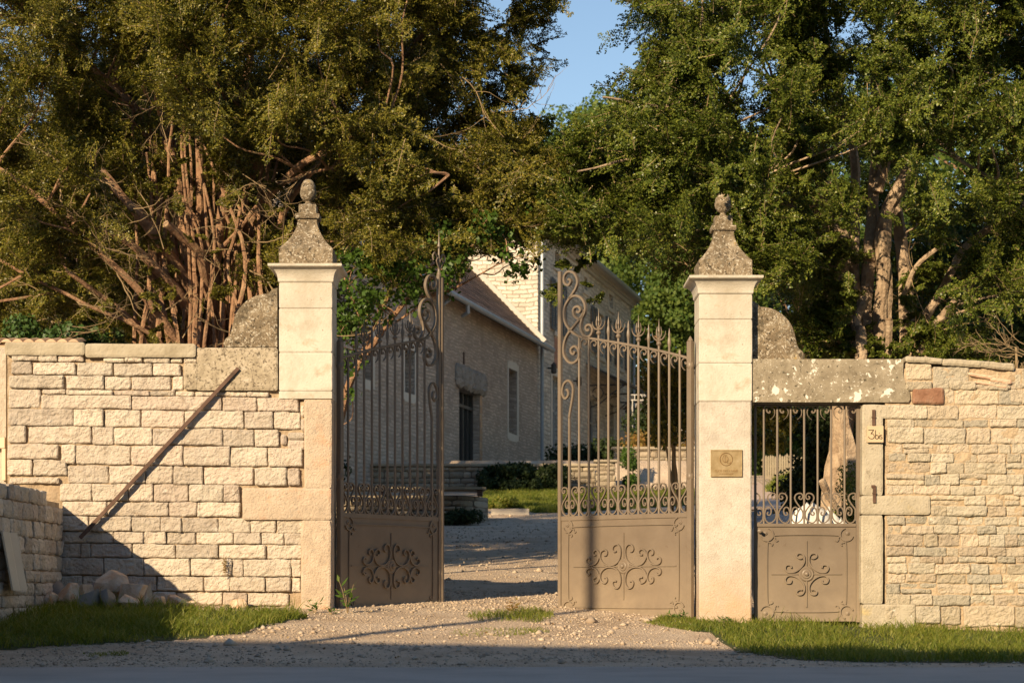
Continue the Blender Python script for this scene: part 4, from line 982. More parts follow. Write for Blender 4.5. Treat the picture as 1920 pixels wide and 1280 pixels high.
for x in (x0+.1, x0+1.0, x0+1.9, x1-.12): mb.cbox(x-.05, x+.05, 38.5, 39.3, Z(926, 38.7)-.02, Z(921, 38.7)+.028, .004)
mb.build('bearer', m_rust, tb)
mb = MB(); 
mb.box(X(921, 41.5), X(992, 41.5), 41.5, 41.75, ground_z(0, 41.5)-.2, Z(953, 41.5)); tag(mb.build('kerb_stone', m_surround, loc=(X(955, 41.5), 41.5, ground_z(0, 41.5))), 'pale kerb stone edging the lawn beside the stone bed', 'kerb stone')
# rail, picket fence, sacks
rl = MB(); Dr = 70
for z in (740, 750): rl.tube([P(1183, z, Dr), P(1208, z, Dr), P(1216, 747 if z == 740 else 750, Dr)], .022, 6)
for x in (1190, 1204): rl.tube([P(x, 740, Dr), P(x, 750, Dr)], .02, 6)
for x in (1186, 1214): rl.tube([P(x, 748, Dr), P(x, 870, Dr)], .02, 6)
tag(rl.build('white_rail', m_fascia, loc=P(1200, 860, Dr)), 'white tubular rail at the far end of the house', 'rail')
pf = thing('picket_fence', 'short weathered picket fence beyond the garden path, seen through the pedestrian gate', 'fence', (X(1456, 62), 62, ground_z(8, 62)))
random.seed(3)
for i in range(17):
    x = X(1430+i*4.4, 62); z = ground_z(x, 62)-.1; h = Z(853-i*.1, 62)+random.uniform(-.04, .04)
    mb = MB(); mb.prism([(x, z), (x+.055, z), (x+.055, h-.05), (x+.027, h), (x, h-.05)], 62, 62.02); mb.build('pale', m_fence, pf)
for zz in (862, 874): mb = MB(); mb.box(X(1428, 62.03), X(1506, 62.03), 62.022, 62.06, Z(zz+1.5, 62), Z(zz-1.5, 62)); mb.build('fence_rail', m_fence, pf)
def sack(px, py, D, w, h, label, seed):
    mb = MB(); nu, nv = 22, 12; R = []
    c = (X(px, D), D, ground_z(X(px, D), D))
    for j in range(nv+1):
        v = j/nv; ring = []
        for i in range(nu):
            a = 2*math.pi*i/nu; r = max(.02, 1-(abs(2*v-1))**5)**.5*w; n = noise.noise(Vector((math.cos(a)*2+seed, math.sin(a)*2, v*3)))
            ring.append((c[0]+math.cos(a)*r*(1+.25*n), c[1]+math.sin(a)*r*.6*(1+.25*n), c[2]+h*v+.07*noise.noise(Vector((math.cos(a)*1.2, math.sin(a)*1.2, seed+v)))-.02))
        R.append(ring)
    mb.rings(R); tag(mb.build('white_sack', m_sack, loc=c, smooth=True), label, 'sack', 'white sacks behind the pedestrian gate')
sack(1516, 970, 20.95, .24, 1.17, 'tallest white sack standing in the middle of the pile behind the pedestrian gate', 1)
sack(1552, 975, 21.1, .17, 1.12, 'white sack right of the tallest one behind the pedestrian gate', 2)
sack(1462, 975, 20.95, .30, 1.06, 'low slumped white sack at the left of the pile behind the pedestrian gate', 3)
sack(1578, 975, 20.9, .12, 1.02, 'small white sack at the right end of the pile behind the pedestrian gate', 5)
PATH = [(4.6, 43), (5.3, 50), (6.6, 57), (10, 61), (11.5, 59), (8.6, 54), (7.2, 47), (7.0, 43)]
sheet('path', PATH, M('pink_gravel', [(.52,.38,.29), (.62,.47,.37)], scale=5, bump=.6, bscale=50), .4, .03)
YARD = [(4.0, 28), (3.0, 41), (5.6, 42.9), (9.5, 42.9), (9.5, 28)]
sheet('yard', YARD, M('yard_tarmac', [(.16,.14,.13), (.22,.195,.18)], scale=2, bump=.4), .4, .02)
BANK = [(2.2, 52.3), (4.4, 53.2), (5.6, 49), (7.3, 57.8), (9, 64), (30, 70), (30, 90), (-2, 95), (3.5, 60)]
blades('grass', [(6.2, 51), (7.4, 57.9), (9, 64.5), (14, 66), (14, 63.2), (11, 63.4), (7.8, 58.4), (6.9, 51)], 9000, .22, m_grass, seed=15, w=.03)
blades('grass', [(7.1, 43), (7.3, 47), (8.7, 54), (11.6, 59), (16, 60), (16, 43)], 9000, .2, m_grass, seed=16, w=.028)
# outbuilding with pantiles at the far left
ob = thing('outbuilding', 'outbuilding with brown pantile roof behind the left wall', 'outbuilding', (X(-60, 33), 33, 1.2))
Dd = 33; mb = MB(); mb.box(X(-500, Dd), X(88, Dd), Dd, Dd+5, .5, Z(640, Dd)); mb.build('wall', m_render, ob)
mb = MB(); random.seed(6)
for r_ in range(12):
    for c_ in range(46):
        x = X(96, Dd)-.2*c_; y0 = Dd-.35+.33*r_; z0 = Z(612, Dd)+.17*r_-.05
        pts = [(x-.2+.2*k/5, .05*math.sin(math.pi*k/5)) for k in range(6)]; j = random.uniform(-.01, .01)
        mb.add([(a, y0, z0+b+j) for a, b in pts]+[(a, y0+.42, z0+.19+b+j) for a, b in pts], [(k, k+1, k+7, k+6) for k in range(5)])
mb.build('roof', M('pantiles', [(.26,.14,.085), (.38,.22,.14), (.44,.29,.20)], scale=3, bump=.4, island=.25), ob)
mb = MB(); mb.box(X(-500, 40), X(30, 40), 40, 40.5, .5, Z(497, 40)); tag(mb.build('white_gable', m_render, loc=(X(0, 40), 40, 1.8)), 'pale pink gable wall rising behind the pantile roof at far left', 'gable wall')
ts = thing('tile_capping', 'row of orange terracotta tiles capping a low wall just behind the left coping', 'tile row', (X(70, 22.5), 22.5, 3.1))
mb = MB()
for i in range(8):
    x = X(-20+i*21, 22.5); z = Z(641, 22.5)
    mb.add([(x+.12*k/6, 22.5, z+.035*math.sin(math.pi*k/6)) for k in range(7)]+[(x+.12*k/6, 22.9, z+.06+.035*math.sin(math.pi*k/6)) for k in range(7)], [(k, k+1, k+8, k+7) for k in range(6)]+[tuple(range(7))])
mb.build('cap_tile', m_terracotta, ts)
mb = MB(); mb.box(X(-200, 22.6), X(142, 22.6), 22.56, 22.86, .3, Z(641, 22.5)-.004); mb.build('wall_core', m_terracotta, ts)
# ================================================================ across the street, behind the camera (casts the shade in the foreground)
sh = thing('street_house', 'plain rendered house across the street behind the camera, its shade lying on the road', 'house', (-8, -9, 0))
mb = MB(); mb.box(-36, 24, -14, -4.2, -.3, 9.85); mb.build('wall', m_facing, sh)
mb = MB(); mb.rings([[(-36.5, -3.8, 9.85), (-36.5, -14.4, 9.85), (-36.5, -9.1, 12)], [(24.5, -3.8, 9.65), (24.5, -14.4, 9.65), (24.5, -9.1, 11.8)]]); mb.build('roof', m_tile, sh)
ple = thing('utility_pole', 'street pole beside the road, casting the upright shadow on the right gate leaf', 'pole', (-7.39, 6.95, 0))
mb = MB(); mb.lathe([(.085, -.3), (.065, 9.6)], (-7.39, 6.95, 0), 14); mb.build('pole', m_pole, ple, smooth=True)
mb = MB(); mb.tube([(-7.39, 6.95, 9.5), (-7.36, 7.4, 9.75), (-7.36, 8.3, 9.8)], .035, 8); mb.build('arm', m_pole, ple)
mb = MB(); mb.cbox(-7.46, -7.26, 8.2, 8.8, 9.72, 9.84, .02); mb.build('lamp_head', m_pole, ple)
# ================================================================ plants
def unit(v): return v/np.maximum(np.linalg.norm(v, axis=-1, keepdims=True), 1e-9)
def leaf_quads(base, d, nrm, L, W):
    """diamond leaves: base (n,3), direction, normal, length, width"""
    s = unit(np.cross(d, nrm)); L = L[:, None]; W = W[:, None]
    return np.stack([base, base+d*L*.45+s*W*.5, base+d*L, base+d*L*.45-s*W*.5], 1)
def make_bough(rng, L=.8, leafL=.040, leafW=.0125, step=.017, tw=.045, droop=.45, wid=.42, rag=.35):
    B, Dr, Nn, LL = [], [], [], []; twigs = []
    def run(p0, d0, l, dr):
        n = max(2, int(l/step)); p = p0.copy(); d = d0.copy(); pts = [p.copy()]
        for i in range(n):
            d = d+np.array([0, 0, -dr*step*1.6])+rng.normal(0, .05, 3); d /= np.linalg.norm(d); p = p+d*step; pts.append(p.copy())
            side = np.cross(d, [0, 0, 1.]); side /= max(1e-6, np.linalg.norm(side))
            for s in (1, -1):
                if rng.random() < .1: continue
                v = d*.62+side*s*.85+rng.normal(0, .28, 3); v /= np.linalg.norm(v)
                nn = np.array([0, 0, 1.])+rng.normal(0, .6, 3)
                B.append(p+rng.normal(0, .002, 3)); Dr.append(v); Nn.append(nn/np.linalg.norm(nn)); LL.append(leafL*rng.uniform(.6, 1.25)*(1-.4*i/n))
        twigs.append(np.array(pts)); return pts
    ax = run(np.zeros(3), np.array([1., 0, .15]), L, droop)
    i = 3; s = 1
    while i < len(ax)-1:
        t = i/len(ax); d = unit(ax[i]-ax[i-1]); side = np.cross(d, [0, 0, 1.]); side /= np.linalg.norm(side)
        l = wid*L*(1.15-t)*rng.uniform(.6, 1.2)
        run(ax[i], unit(d*.7+side*s*.75+rng.normal(0, .12, 3)), l, droop*1.3)
        if rng.random() < .7 and l > .12:
            q = twigs[-1]; k = len(q)//2; run(q[k], unit(unit(q[k]-q[k-1])*.6+side*-s*.4+np.array([0, 0, rng.normal(0, .3)])), l*.45, droop)
        i += max(1, int(tw/step*rng.uniform(.7, 1.3))); s = -s
    return (np.array(B), np.array(Dr), np.array(Nn), np.array(LL), twigs)
def rotm(yaw, pitch, roll):
    cy, sy, cp, sp, cr, sr = math.cos(yaw), math.sin(yaw), math.cos(pitch), math.sin(pitch), math.cos(roll), math.sin(roll)
    Rz = np.array([[cy,-sy,0],[sy,cy,0],[0,0,1]]); Ry = np.array([[cp,0,-sp],[0,1,0],[sp,0,cp]]); Rx = np.array([[1,0,0],[0,cr,-sr],[0,sr,cr]])
    return Rz@Ry@Rx
rngB = np.random.default_rng(21)
BOUGHS = [make_bough(rngB, L=rngB.uniform(.5, .78)) for _ in range(9)]
def tube_np(acc, pts, r0, r1, n=3):
    """cheap thin tube into acc lists"""
    pts = np.asarray(pts); m = len(pts)
    if m < 2: return
    t = unit(np.gradient(pts, axis=0)); a = np.cross(t, [.3, .2, .93]); a = unit(a); b = np.cross(t, a)
    r = np.linspace(r0, r1, m)[:, None]; rings = [pts+(a*math.cos(2*math.pi*j/n)+b*math.sin(2*math.pi*j/n))*r for j in range(n)]
    R = np.stack(rings, 1); Q = np.stack([R[:-1], np.roll(R, -1, 1)[:-1], np.roll(R, -1, 1)[1:], R[1:]], 2)
    acc.append(Q.reshape(-1, 4, 3))
class Tree:
    def __init__(s, name, label, cat, base, group=None):
        s.t = thing(name, label, cat, base, group); s.lw = .019; s.leaf = []; s.twig = []; s.stems = []; s.mb = MB(); s.cut = MB()
    def stem(s, pts, r0, r1, n=9, cut=False, mb=None, wob=.03):
        c = catmull(pts, 6); m = len(c); out = []
        for i, p in enumerate(c):
            q = noise.noise_vector(Vector((p.x*2.2, p.y*2.2, p.z*2.2)))*wob; out.append(p+q*min(1, i/3))
        rr = [r0+(r1-r0)*(i/(m-1))**.8 for i in range(m)]
        rr = [r*(1+.22*noise.noise(Vector((p.x*5, p.y*5, p.z*5)))) for r, p in zip(rr, out)]
        (mb or s.mb).tube(out, rr, n)
        # give thick stems fluted, lobed sections
        if r0 > .03:
            M_ = mb or s.mb; k0 = len(M_.v)-m*n
            for i in range(m):
                ctr = out[i]
                for j in range(n):
                    v = Vector(M_.v[k0+i*n+j]); f = 1+.30*noise.noise(Vector((j*1.3, ctr.z*.9, r0*50)))+.12*noise.noise(Vector((j*3.1, ctr.z*6, 3)))
                    M_.v[k0+i*n+j] = tuple(ctr+(v-ctr)*f)
        s.stems.append((np.array([tuple(p) for p in out]), rr)); return out
    def clump(s, c, r, n, rng, out=None, sc=1.0, flat=.85, down=.25):
        """a clump of drooping boughs about c, pointing away from out"""
        c = np.array(c)
        for _ in range(n):
            d = rng.normal(0, 1, 3); d /= np.linalg.norm(d); d[2] *= flat
            p = c+d*r*rng.uniform(.1, .9)
            o = unit(d*np.array([1, 1, .3])+(0 if out is None else unit(c-np.array(out))*.9)+rng.normal(0, .25, 3))
            yaw = math.atan2(o[1], o[0]); pitch = rng.normal(-.05, .62); roll = rng.normal(0, .85)
            B, Dr, Nn, LL, tw = BOUGHS[rng.integers(len(BOUGHS))]
            k = sc*rng.uniform(.65, 1.25); R = rotm(yaw, pitch, roll)*1.0; off = p-(R@np.array([.3*k, 0, 0]))
            s.leaf.append(leaf_quads((B*k)@R.T+off, Dr@R.T, Nn@R.T, LL*(.6+.4*k), np.full(len(LL), s.lw)*rng.uniform(.9, 1.25)))
            tube_np(s.twig, (tw[0][::5]*k)@R.T+off, .005, .002)
            for q in tw[2::6]: tube_np(s.twig, (q[::4]*k)@R.T+off, .0025, .0012)
    def feed(s, c, rng, r=.019):
        """a branch from the nearest lower stem to a clump"""
        c = np.array(c); best = None
        for pts, rr in s.stems[:s.nmain]:
            d = np.linalg.norm(pts-c, axis=1)+np.maximum(0, pts[:, 2]-c[2]+.2)*2.5; i = int(d.argmin())
            if best is None or d[i] < best[0]: best = (d[i], pts[i])
        a = best[1]; L = np.linalg.norm(c-a)
        if L < .2 or L > 2.6: return
        mid = (a+c)/2+rng.normal(0, .09*L, 3)+np.array([0, 0, -.02*L]); q1 = a*.7+mid*.3+rng.normal(0, .03*L, 3)
        cc = catmull([tuple(a), tuple(q1), tuple(mid), tuple((mid+c)/2+rng.normal(0, .05*L, 3)), tuple(c)], 4)
        rr = [max(.006, r*(1-.75*i/len(cc))) for i in range(len(cc))]; s.mb.tube(cc, rr, 5)
    def bare(s, p, d, L, rng, r=.012, n=2):
        """a dead forked twig"""
        p = np.array(p, float); d = unit(np.array(d, float)); pts = [p]
        for i in range(8): d = unit(d+rng.normal(0, .16, 3)+np.array([0, 0, .02])); p = p+d*L/8; pts.append(p)
        tube_np(s.twig, pts, r, r*.3, 4)
        if n > 0:
            for k in (2, 4, 5, 6):
                if rng.random() < .75: s.bare(pts[k], unit(d+rng.normal(0, .6, 3)), L*.5, rng, r*.55, n-1)
    def finish(s, mleaf, mwood, mtwig=None):
        s.mb.build('trunk', mwood, s.t)
        if s.cut.v: s.cut.build('cut_end', m_cut, s.t)
        if s.leaf: quads_obj('crown', np.concatenate(s.leaf), mleaf, s.t)
        if s.twig: quads_obj('twigs', np.concatenate(s.twig), mtwig or m_twig, s.t)
def cutcap(T, p, d, r):
    d = Vector(d).normalized(); a = d.cross(Vector((.1, .3, .9))).normalized(); b = d.cross(a); p = Vector(p)
    c_ = MB(); c_.add([tuple(p+d*.004+(a*math.cos(k*.6283)+b*math.sin(k*.6283))*r*.96) for k in range(10)], [tuple(range(10))]); c_.build('cut_end', m_cut, T.t)
NB = 1.0
def yew(T, stems, region, nfront, nback, window, seed, axis, cover=None, gap=None):
    rng = np.random.default_rng(seed)
    for pts, r0, r1, ct in stems:
        q = [P(p[0], p[1], p[2]-(.9 if axis < 900 else .5)) for p in pts]; f = (.66 if axis < 900 else .9); r0 *= f; r1 *= f; o = T.stem(q, r0, r1, n=10 if r0 > .06 else 7)
        if ct: cutcap(T, o[-1], o[-1]-o[-2], r1); T.stems.pop()
    T.nmain = len(T.stems)
    def place(n, d0, d1, front):
        k = 0; tries = 0
        while k < n and tries < n*40:
            tries += 1
            px, py = rng.uniform(region[0], region[1]), rng.uniform(region[2], region[3])
            keep = cover(px, py, front)
            if rng.random() > keep: continue
            if front and window and pip(px, py, window) and rng.random() > .12: continue
            bulge = 1-min(1, abs(px-axis)/800)**2
            D = (d0-1.2*bulge+rng.uniform(0, d1-d0)) if front else rng.uniform(d0, d1)
            c = P(px, py, D); r = rng.uniform(.32, .6)
            T.clump(c, r, int(rng.integers(9, 15)*NB) if front else int(rng.integers(8, 13)*NB), rng, out=(X(axis, 26), 26, c[2]-.4), sc=1.0 if front else 1.25)
            if rng.random() < (.5 if front else .15) and not 780 < px < 1300: T.feed(c, rng)
            k += 1
    place(nfront, 23.2, 25.4, True); place(nback, 26.4, 29.0, False)
    return rng
LW = [(130, 420), (300, 250), (420, 300), (560, 260), (640, 340), (560, 470), (500, 640), (180, 640), (90, 520)]
def coverL(px, py, front):
    if px < 40 and 20 < py < 260: return .12
    # right-hand outline of the crown: drooping down over the gate, then open sky towards the top
    lim = seg(py, [(-500, 1150), (-50, 1110), (60, 1060), (150, 985), (230, 985), (330, 960), (420, 955), (500, 900), (560, 700), (600, 640)])
    if px > lim-(50 if front else 110): return 0
    if py > 470 and px > 560: return .0
    if py > 560: return .2 if px < 480 else 0
    if front and py > 300 and px < 300: return .6
    if px > lim-170 and -60 < py < 260: return .3
    if not front and py > 420 and px > 620: return .25
    return 1
TL = Tree('yew_tree', 'huge many-stemmed yew behind the left wall, its crown arching over the left gate pillar', 'tree', (X(380, 26), 26, .7), 'pair of old yews behind the gate'); TL.lw = .0155
stemsL = [
 ([(283,760,25),(284,650,25),(282,600,25),(275,560,25)],.075,.06,True), ([(300,760,25.1),(301,640,25.1),(300,590,25.1),(296,568,25.1)],.08,.065,True),
 ([(370,800,25.6),(370,650,25.4),(372,560,25.2),(348,450,25),(330,330,25),(305,200,25.2),(290,60,25.5),(280,-120,26)],.17,.05,False),
 ([(395,800,25.4),(398,640,25.2),(402,520,25),(420,390,24.8),(440,250,24.8),(470,100,25),(485,-100,25.4)],.15,.045,False),
 ([(425,800,25.8),(425,640,25.6),(432,520,25.3),(470,420,24.9),(540,330,24.4),(640,270,24),(720,245,23.8)],.15,.03,False),
 ([(365,700,25.2),(355,600,24.9),(312,525,24.5),(262,468,24.2),(205,435,24),(128,402,23.8)],.12,.045,True),
 ([(372,640,25),(345,520,24.7),(283,432,24.3),(232,375,24.1),(186,318,24)],.12,.07,True),
 ([(390,560,24.8),(375,478,24.4),(342,446,24.2),(312,421,24)],.09,.065,True),
 ([(350,740,25.2),(300,640,24.9),(243,595,24.6),(175,545,24.3),(130,510,24.1)],.06,.035,False),
 ([(400,760,25.6),(360,500,25.4),(325,360,25.2),(262,220,25),(185,135,25),(60,45,25.2)],.13,.04,False),
 ([(450,800,25.9),(462,650,25.8),(525,480,25.5),(605,360,25.2),(700,180,25),(800,60,25),(920,-60,25)],.12,.03,False),
 ([(385,700,25.3),(378,460,25.2),(372,250,25.2),(385,100,25.3),(402,-80,25.5)],.13,.04,False),
 ([(445,800,25.2),(444,640,25),(440,520,24.9),(452,420,24.8),(485,300,24.8),(560,150,25),(600,0,25.2)],.10,.03,False),
 ([(330,740,24.8),(300,640,24.6),(150,565,24.2),(0,490,24),(-100,430,24)],.05,.02,False),
 ([(376,800,24.9),(377,650,24.8),(370,590,24.8),(362,515,24.8)],.075,.055,True), ([(412,800,24.9),(414,660,24.8),(418,600,24.8),(420,560,24.8)],.06,.05,True),
 ([(346,800,25.2),(345,660,25.2),(338,600,25.1),(330,520,25.1)],.07,.05,False), ([(463,800,24.6),(462,640,24.6),(430,520,24.6),(425,470,24.6)],.035,.025,True),
 ([(340,720,24.9),(330,640,24.6),(240,520,24.2),(150,440,24),(20,330,23.9),(-120,250,24)],.08,.025,False),
 ([(280,660,24.7),(255,610,24.5),(200,560,24.4)],.045,.04,True), ([(400,480,24.8),(470,400,24.4),(480,390,24.4)],.04,.035,True), ([(420,500,24.8),(440,430,24.5),(450,395,24.4)],.035,.03,True),
 ([(500,800,26.2),(505,640,26),(510,520,26),(530,400,26),(600,300,26)],.12,.05,False),
 ([(540,340,24.4),(600,320,24),(720,300,23.6),(840,330,23.4)],.04,.012,False),
]
rg = yew(TL, stemsL, (-320, 1080, -420, 640), int(340*NB), int(280*NB), LW, 31, 390, coverL)
for i in range(170): TL.clump(P(rg.uniform(-60, 640), rg.uniform(120, 625), rg.uniform(26.8, 28.6)), .5, 9, rg, sc=1.25)
for i in range(26): TL.clump(P(rg.uniform(720, 940), rg.uniform(110, 290), rg.uniform(23, 25)), .45, 7, rg)
for i in range(190): TL.clump(P(rg.uniform(20, 560), rg.uniform(260, 640), rg.uniform(23.0, 25.2)), .16, 2, rg, sc=rg.uniform(.3, .5))
for i in range(44):
    px = rg.uniform(250, 510); D = rg.uniform(23.6, 24.8); TL.stem([P(px, 760, D), P(px+rg.uniform(-8, 8), 640, D), P(px+rg.uniform(-30, 30), 480, D), P(px+rg.uniform(-50, 50), rg.uniform(200, 380), D)], rg.uniform(.03, .06), .014, n=7)
for i in range(52):
    px, py = rg.uniform(-20, 620), rg.uniform(300, 640); D = rg.uniform(22.6, 24.0)
    TL.bare(P(px, py, D), (rg.normal(0, 1), -.3, rg.normal(-.1, .6)), rg.uniform(.4, 1.1), rg, r=rg.uniform(.005, .011), n=2)
for i in range(26):
    px, py = rg.uniform(600, 960), rg.uniform(120, 420); TL.bare(P(px, py, rg.uniform(22.8, 24)), (1, -.1, rg.normal(-.3, .4)), rg.uniform(.4, 1.0), rg, r=.007, n=1)
# thin fringe reaching towards the sky gap
for i in range(46):
    py = rg.uniform(-60, 270); px = rg.uniform(930, 1045)-max(0, (py-60))*.12; D = rg.uniform(23, 25); c = P(px, py, D); TL.clump(c, .2, 3, rg, out=(X(700, 25), 25, c[2]), sc=.7); 
for i in range(26):
    px, py = rg.uniform(640, 960), rg.uniform(400, 470); TL.clump(P(px, py, rg.uniform(22.4, 23.6)), .3, 4, rg, sc=.9)
for i in range(46): TL.clump(P(rg.uniform(800, 1000), rg.uniform(300, 435), rg.uniform(22.8, 24)), .3, 5, rg, sc=.9)
for i in range(24): TL.clump(P(rg.uniform(960, 1080), rg.uniform(300, 425), rg.uniform(22.8, 24)), .25, 4, rg, sc=.75)
TL.finish(m_yew, m_bark)
RW = [(1540, 470), (1550, 380), (1620, 370), (1760, 360), (1790, 520), (1770, 690), (1540, 690)]
def coverR(px, py, front):
    lim = seg(py, [(-500, 1010), (-40, 1040), (40, 1080), (75, 1130), (100, 1180), (130, 1095), (200, 1085), (255, 1080), (285, 950), (330, 900), (380, 930), (420, 990), (450, 1060), (480, 1120), (520, 1180), (560, 1230), (620, 1250)])
    if px < lim+(75 if front else 130): return 0
    if py > 470 and px < 1290: return .12
    if py > 520 and px < 1500: return .0 if px < 1420 else .3
    if py > 500 and px > 1780: return .25
    if py > 470 and not front and px < 1420: return .1
    return 1
TR = Tree('yew_tree', 'huge green yew behind the right wall, rising over the pedestrian gate', 'tree', (X(1630, 26), 26, .6), 'pair of old yews behind the gate')
stemsR = [
 ([(1560,985,25.4),(1575,850,25.3),(1590,700,25.2),(1596,560,25.1),(1588,480,25),(1560,400,24.8),(1532,325,24.7),(1500,200,24.8)],.17,.05,False),
 ([(1640,1000,25.2),(1628,800,25.1),(1625,680,25),(1624,560,25),(1632,450,24.9),(1642,300,24.9),(1640,150,25),(1662,-60,25.2)],.15,.045,False),
 ([(1665,1000,25.1),(1656,700,25),(1660,560,24.9),(1652,440,24.8),(1690,345,24.6),(1742,250,24.5),(1792,140,24.5),(1830,0,24.6)],.15,.04,False),
 ([(1650,660,24.9),(1655,500,24.8),(1665,400,24.6),(1702,330,24.4),(1712,300,24.4)],.10,.08,True),
 ([(1590,990,25.6),(1580,820,25.4),(1566,680,25.3),(1562,560,25.3),(1560,440,25.2),(1545,360,25.1),(1500,250,25),(1448,150,25)],.15,.04,False),
 ([(1575,620,25),(1580,500,24.9),(1532,432,24.6),(1470,382,24.3),(1415,342,24)],.08,.03,False),
 ([(1712,1000,25),(1706,690,25),(1702,560,25),(1690,460,25),(1680,380,25.1)],.12,.07,False),
 ([(1700,700,24.9),(1745,620,24.6),(1800,555,24.4),(1852,505,24.2),(1960,425,24)],.075,.04,False),
 ([(1700,680,25.1),(1738,590,24.9),(1785,510,24.7),(1815,460,24.6),(1900,395,24.4)],.075,.04,False),
 ([(1605,560,25),(1600,430,25),(1602,300,25.1),(1565,150,25.2),(1540,0,25.4)],.09,.03,False),
 ([(1560,440,25),(1480,310,24.6),(1395,252,24.3),(1250,205,24),(1130,185,23.8)],.07,.015,False),
 ([(1645,360,24.8),(1682,210,24.8),(1705,50,25),(1720,-100,25.2)],.07,.03,False),
 ([(1620,720,24.5),(1615,640,24.5),(1605,600,24.5),(1622,560,24.5)],.09,.075,True), ([(1618,740,24.4),(1618,660,24.4),(1612,612,24.4)],.07,.062,True), ([(1655,700,24.6),(1664,640,24.5),(1668,600,24.4)],.05,.05,True),
 ([(1600,980,24.8),(1592,860,24.7),(1580,800,24.7),(1578,690,24.8),(1575,600,24.9)],.15,.07,False),
 ([(1540,900,24.2),(1555,930,24.3),(1585,975,24.4)],.05,.04,False),
 ([(1690,560,24.7),(1720,500,24.4),(1770,455,24.2)],.035,.028,True), ([(1560,470,24.8),(1500,420,24.5),(1440,380,24.3),(1405,350,24.2)],.04,.02,False),
 ([(1400,330,24.2),(1450,470,23.8),(1480,500,23.7)],.02,.012,False), ([(1742,250,24.5),(1850,330,24),(1960,345,23.8)],.03,.015,False),
 ([(1300,310,24),(1200,300,23.6),(1080,320,23.4)],.03,.01,False),
]
rg = yew(TR, stemsR, (930, 2150, -420, 690), int(285*NB), int(215*NB), RW, 77, 1620, coverR)
for i in range(34): TR.clump(P(rg.uniform(1500, 1600), rg.uniform(470, 680), rg.uniform(23.6, 24.4)), .2, 3, rg, sc=.55)
for i in range(16): TR.clump(P(rg.uniform(1700, 1760), rg.uniform(470, 670), rg.uniform(23.8, 24.4)), .18, 3, rg, sc=.5)
for i in range(20): TR.clump(P(rg.uniform(1590, 1700), rg.uniform(640, 690), rg.uniform(23.8, 24.2)), .12, 2, rg, sc=.3)
for i in range(14): TR.clump(P(rg.uniform(1340, 1400), rg.uniform(318, 362), rg.uniform(19.7, 20.0)), .08, 2, rg, sc=.34)
for px, py in ((1060, 500), (1048, 545), (1085, 500), (1110, 480), (1100, 535), (1125, 560)):
    TR.clump(P(px, py, 23.2), .14, 2, rg, sc=.38)
for i in range(12): TR.clump(P(rg.uniform(990, 1090), rg.uniform(400, 440), rg.uniform(22.6, 23.6)), .2, 3, rg, sc=.6)
for i in range(22):
    px, py = rg.uniform(1350, 1500), rg.uniform(400, 540); TR.bare(P(px, py, rg.uniform(23.4, 24.2)), (-1, -.2, rg.normal(.1, .5)), rg.uniform(.4, 1), rg, r=.009, n=2)
for i in range(24):
    px, py = rg.uniform(1680, 1920), rg.uniform(330, 680); TR.bare(P(px, py, rg.uniform(23.4, 24.6)), (rg.normal(0, 1), -.2, rg.normal(.3, .5)), rg.uniform(.4, .9), rg, r=.008, n=1)
TR.finish(m_yew2, m_barkpale)
# ---------------------------------------------------------------- broadleaved things
def cloud(centres, n, rng, size, flat=.8, shell=.5, aspect=.75):
    """leaves on and in a set of (x,y,z,r) balls"""
    c = np.array(centres, float); w = c[:, 3]**2; k = rng.choice(len(c), n, p=w/w.sum()); d = unit(rng.normal(0, 1, (n, 3)))
    d2 = d.copy(); d2[:, 2] *= flat; rr = c[k, 3]*(1-shell*rng.random(n)**1.6)
    p = c[k, :3]+d2*rr[:, None]; nn = unit(d+rng.normal(0, .7, (n, 3))); ld = unit(np.cross(nn, rng.normal(0, 1, (n, 3))))+np.array([0, 0, -.35])
    L = size*rng.uniform(.6, 1.3, n); return leaf_quads(p, unit(ld), nn, L, L*aspect)
def balls(rng, box, n, r0, r1, fn=None):
    out = []
    while len(out) < n:
        p = [rng.uniform(a, b) for a, b in box]
        if fn and not fn(*p): continue
        out.append((*p, rng.uniform(r0, r1)))
    return out
def shrub(name, label, cat, box, nb, r0, r1, n, size, m, seed, group=None, stems=5, fn=None):
    rng = np.random.default_rng(seed); cx, cy = (box[0][0]+box[0][1])/2, (box[1][0]+box[1][1])/2; zg = ground_z(cx, cy)
    t = thing(name, label, cat, (cx, cy, zg), group); B = balls(rng, box, nb, r0, r1, fn)
    quads_obj('foliage', cloud(B, n, rng, size), m, t); acc = []
    if not stems: return t
    for i in range(stems):
        b = B[rng.integers(len(B))]; a = np.array([cx+rng.uniform(-.3, .3)*(box[0][1]-box[0][0]), cy, zg-.05]); e = np.array(b[:3]); mid = (a+e)/2+rng.normal(0, .1, 3)
        tube_np(acc, [a, mid, e], .03*max(1, r1*.7), .01, 5)
    quads_obj('stems', np.concatenate(acc), m_twig, t); return t
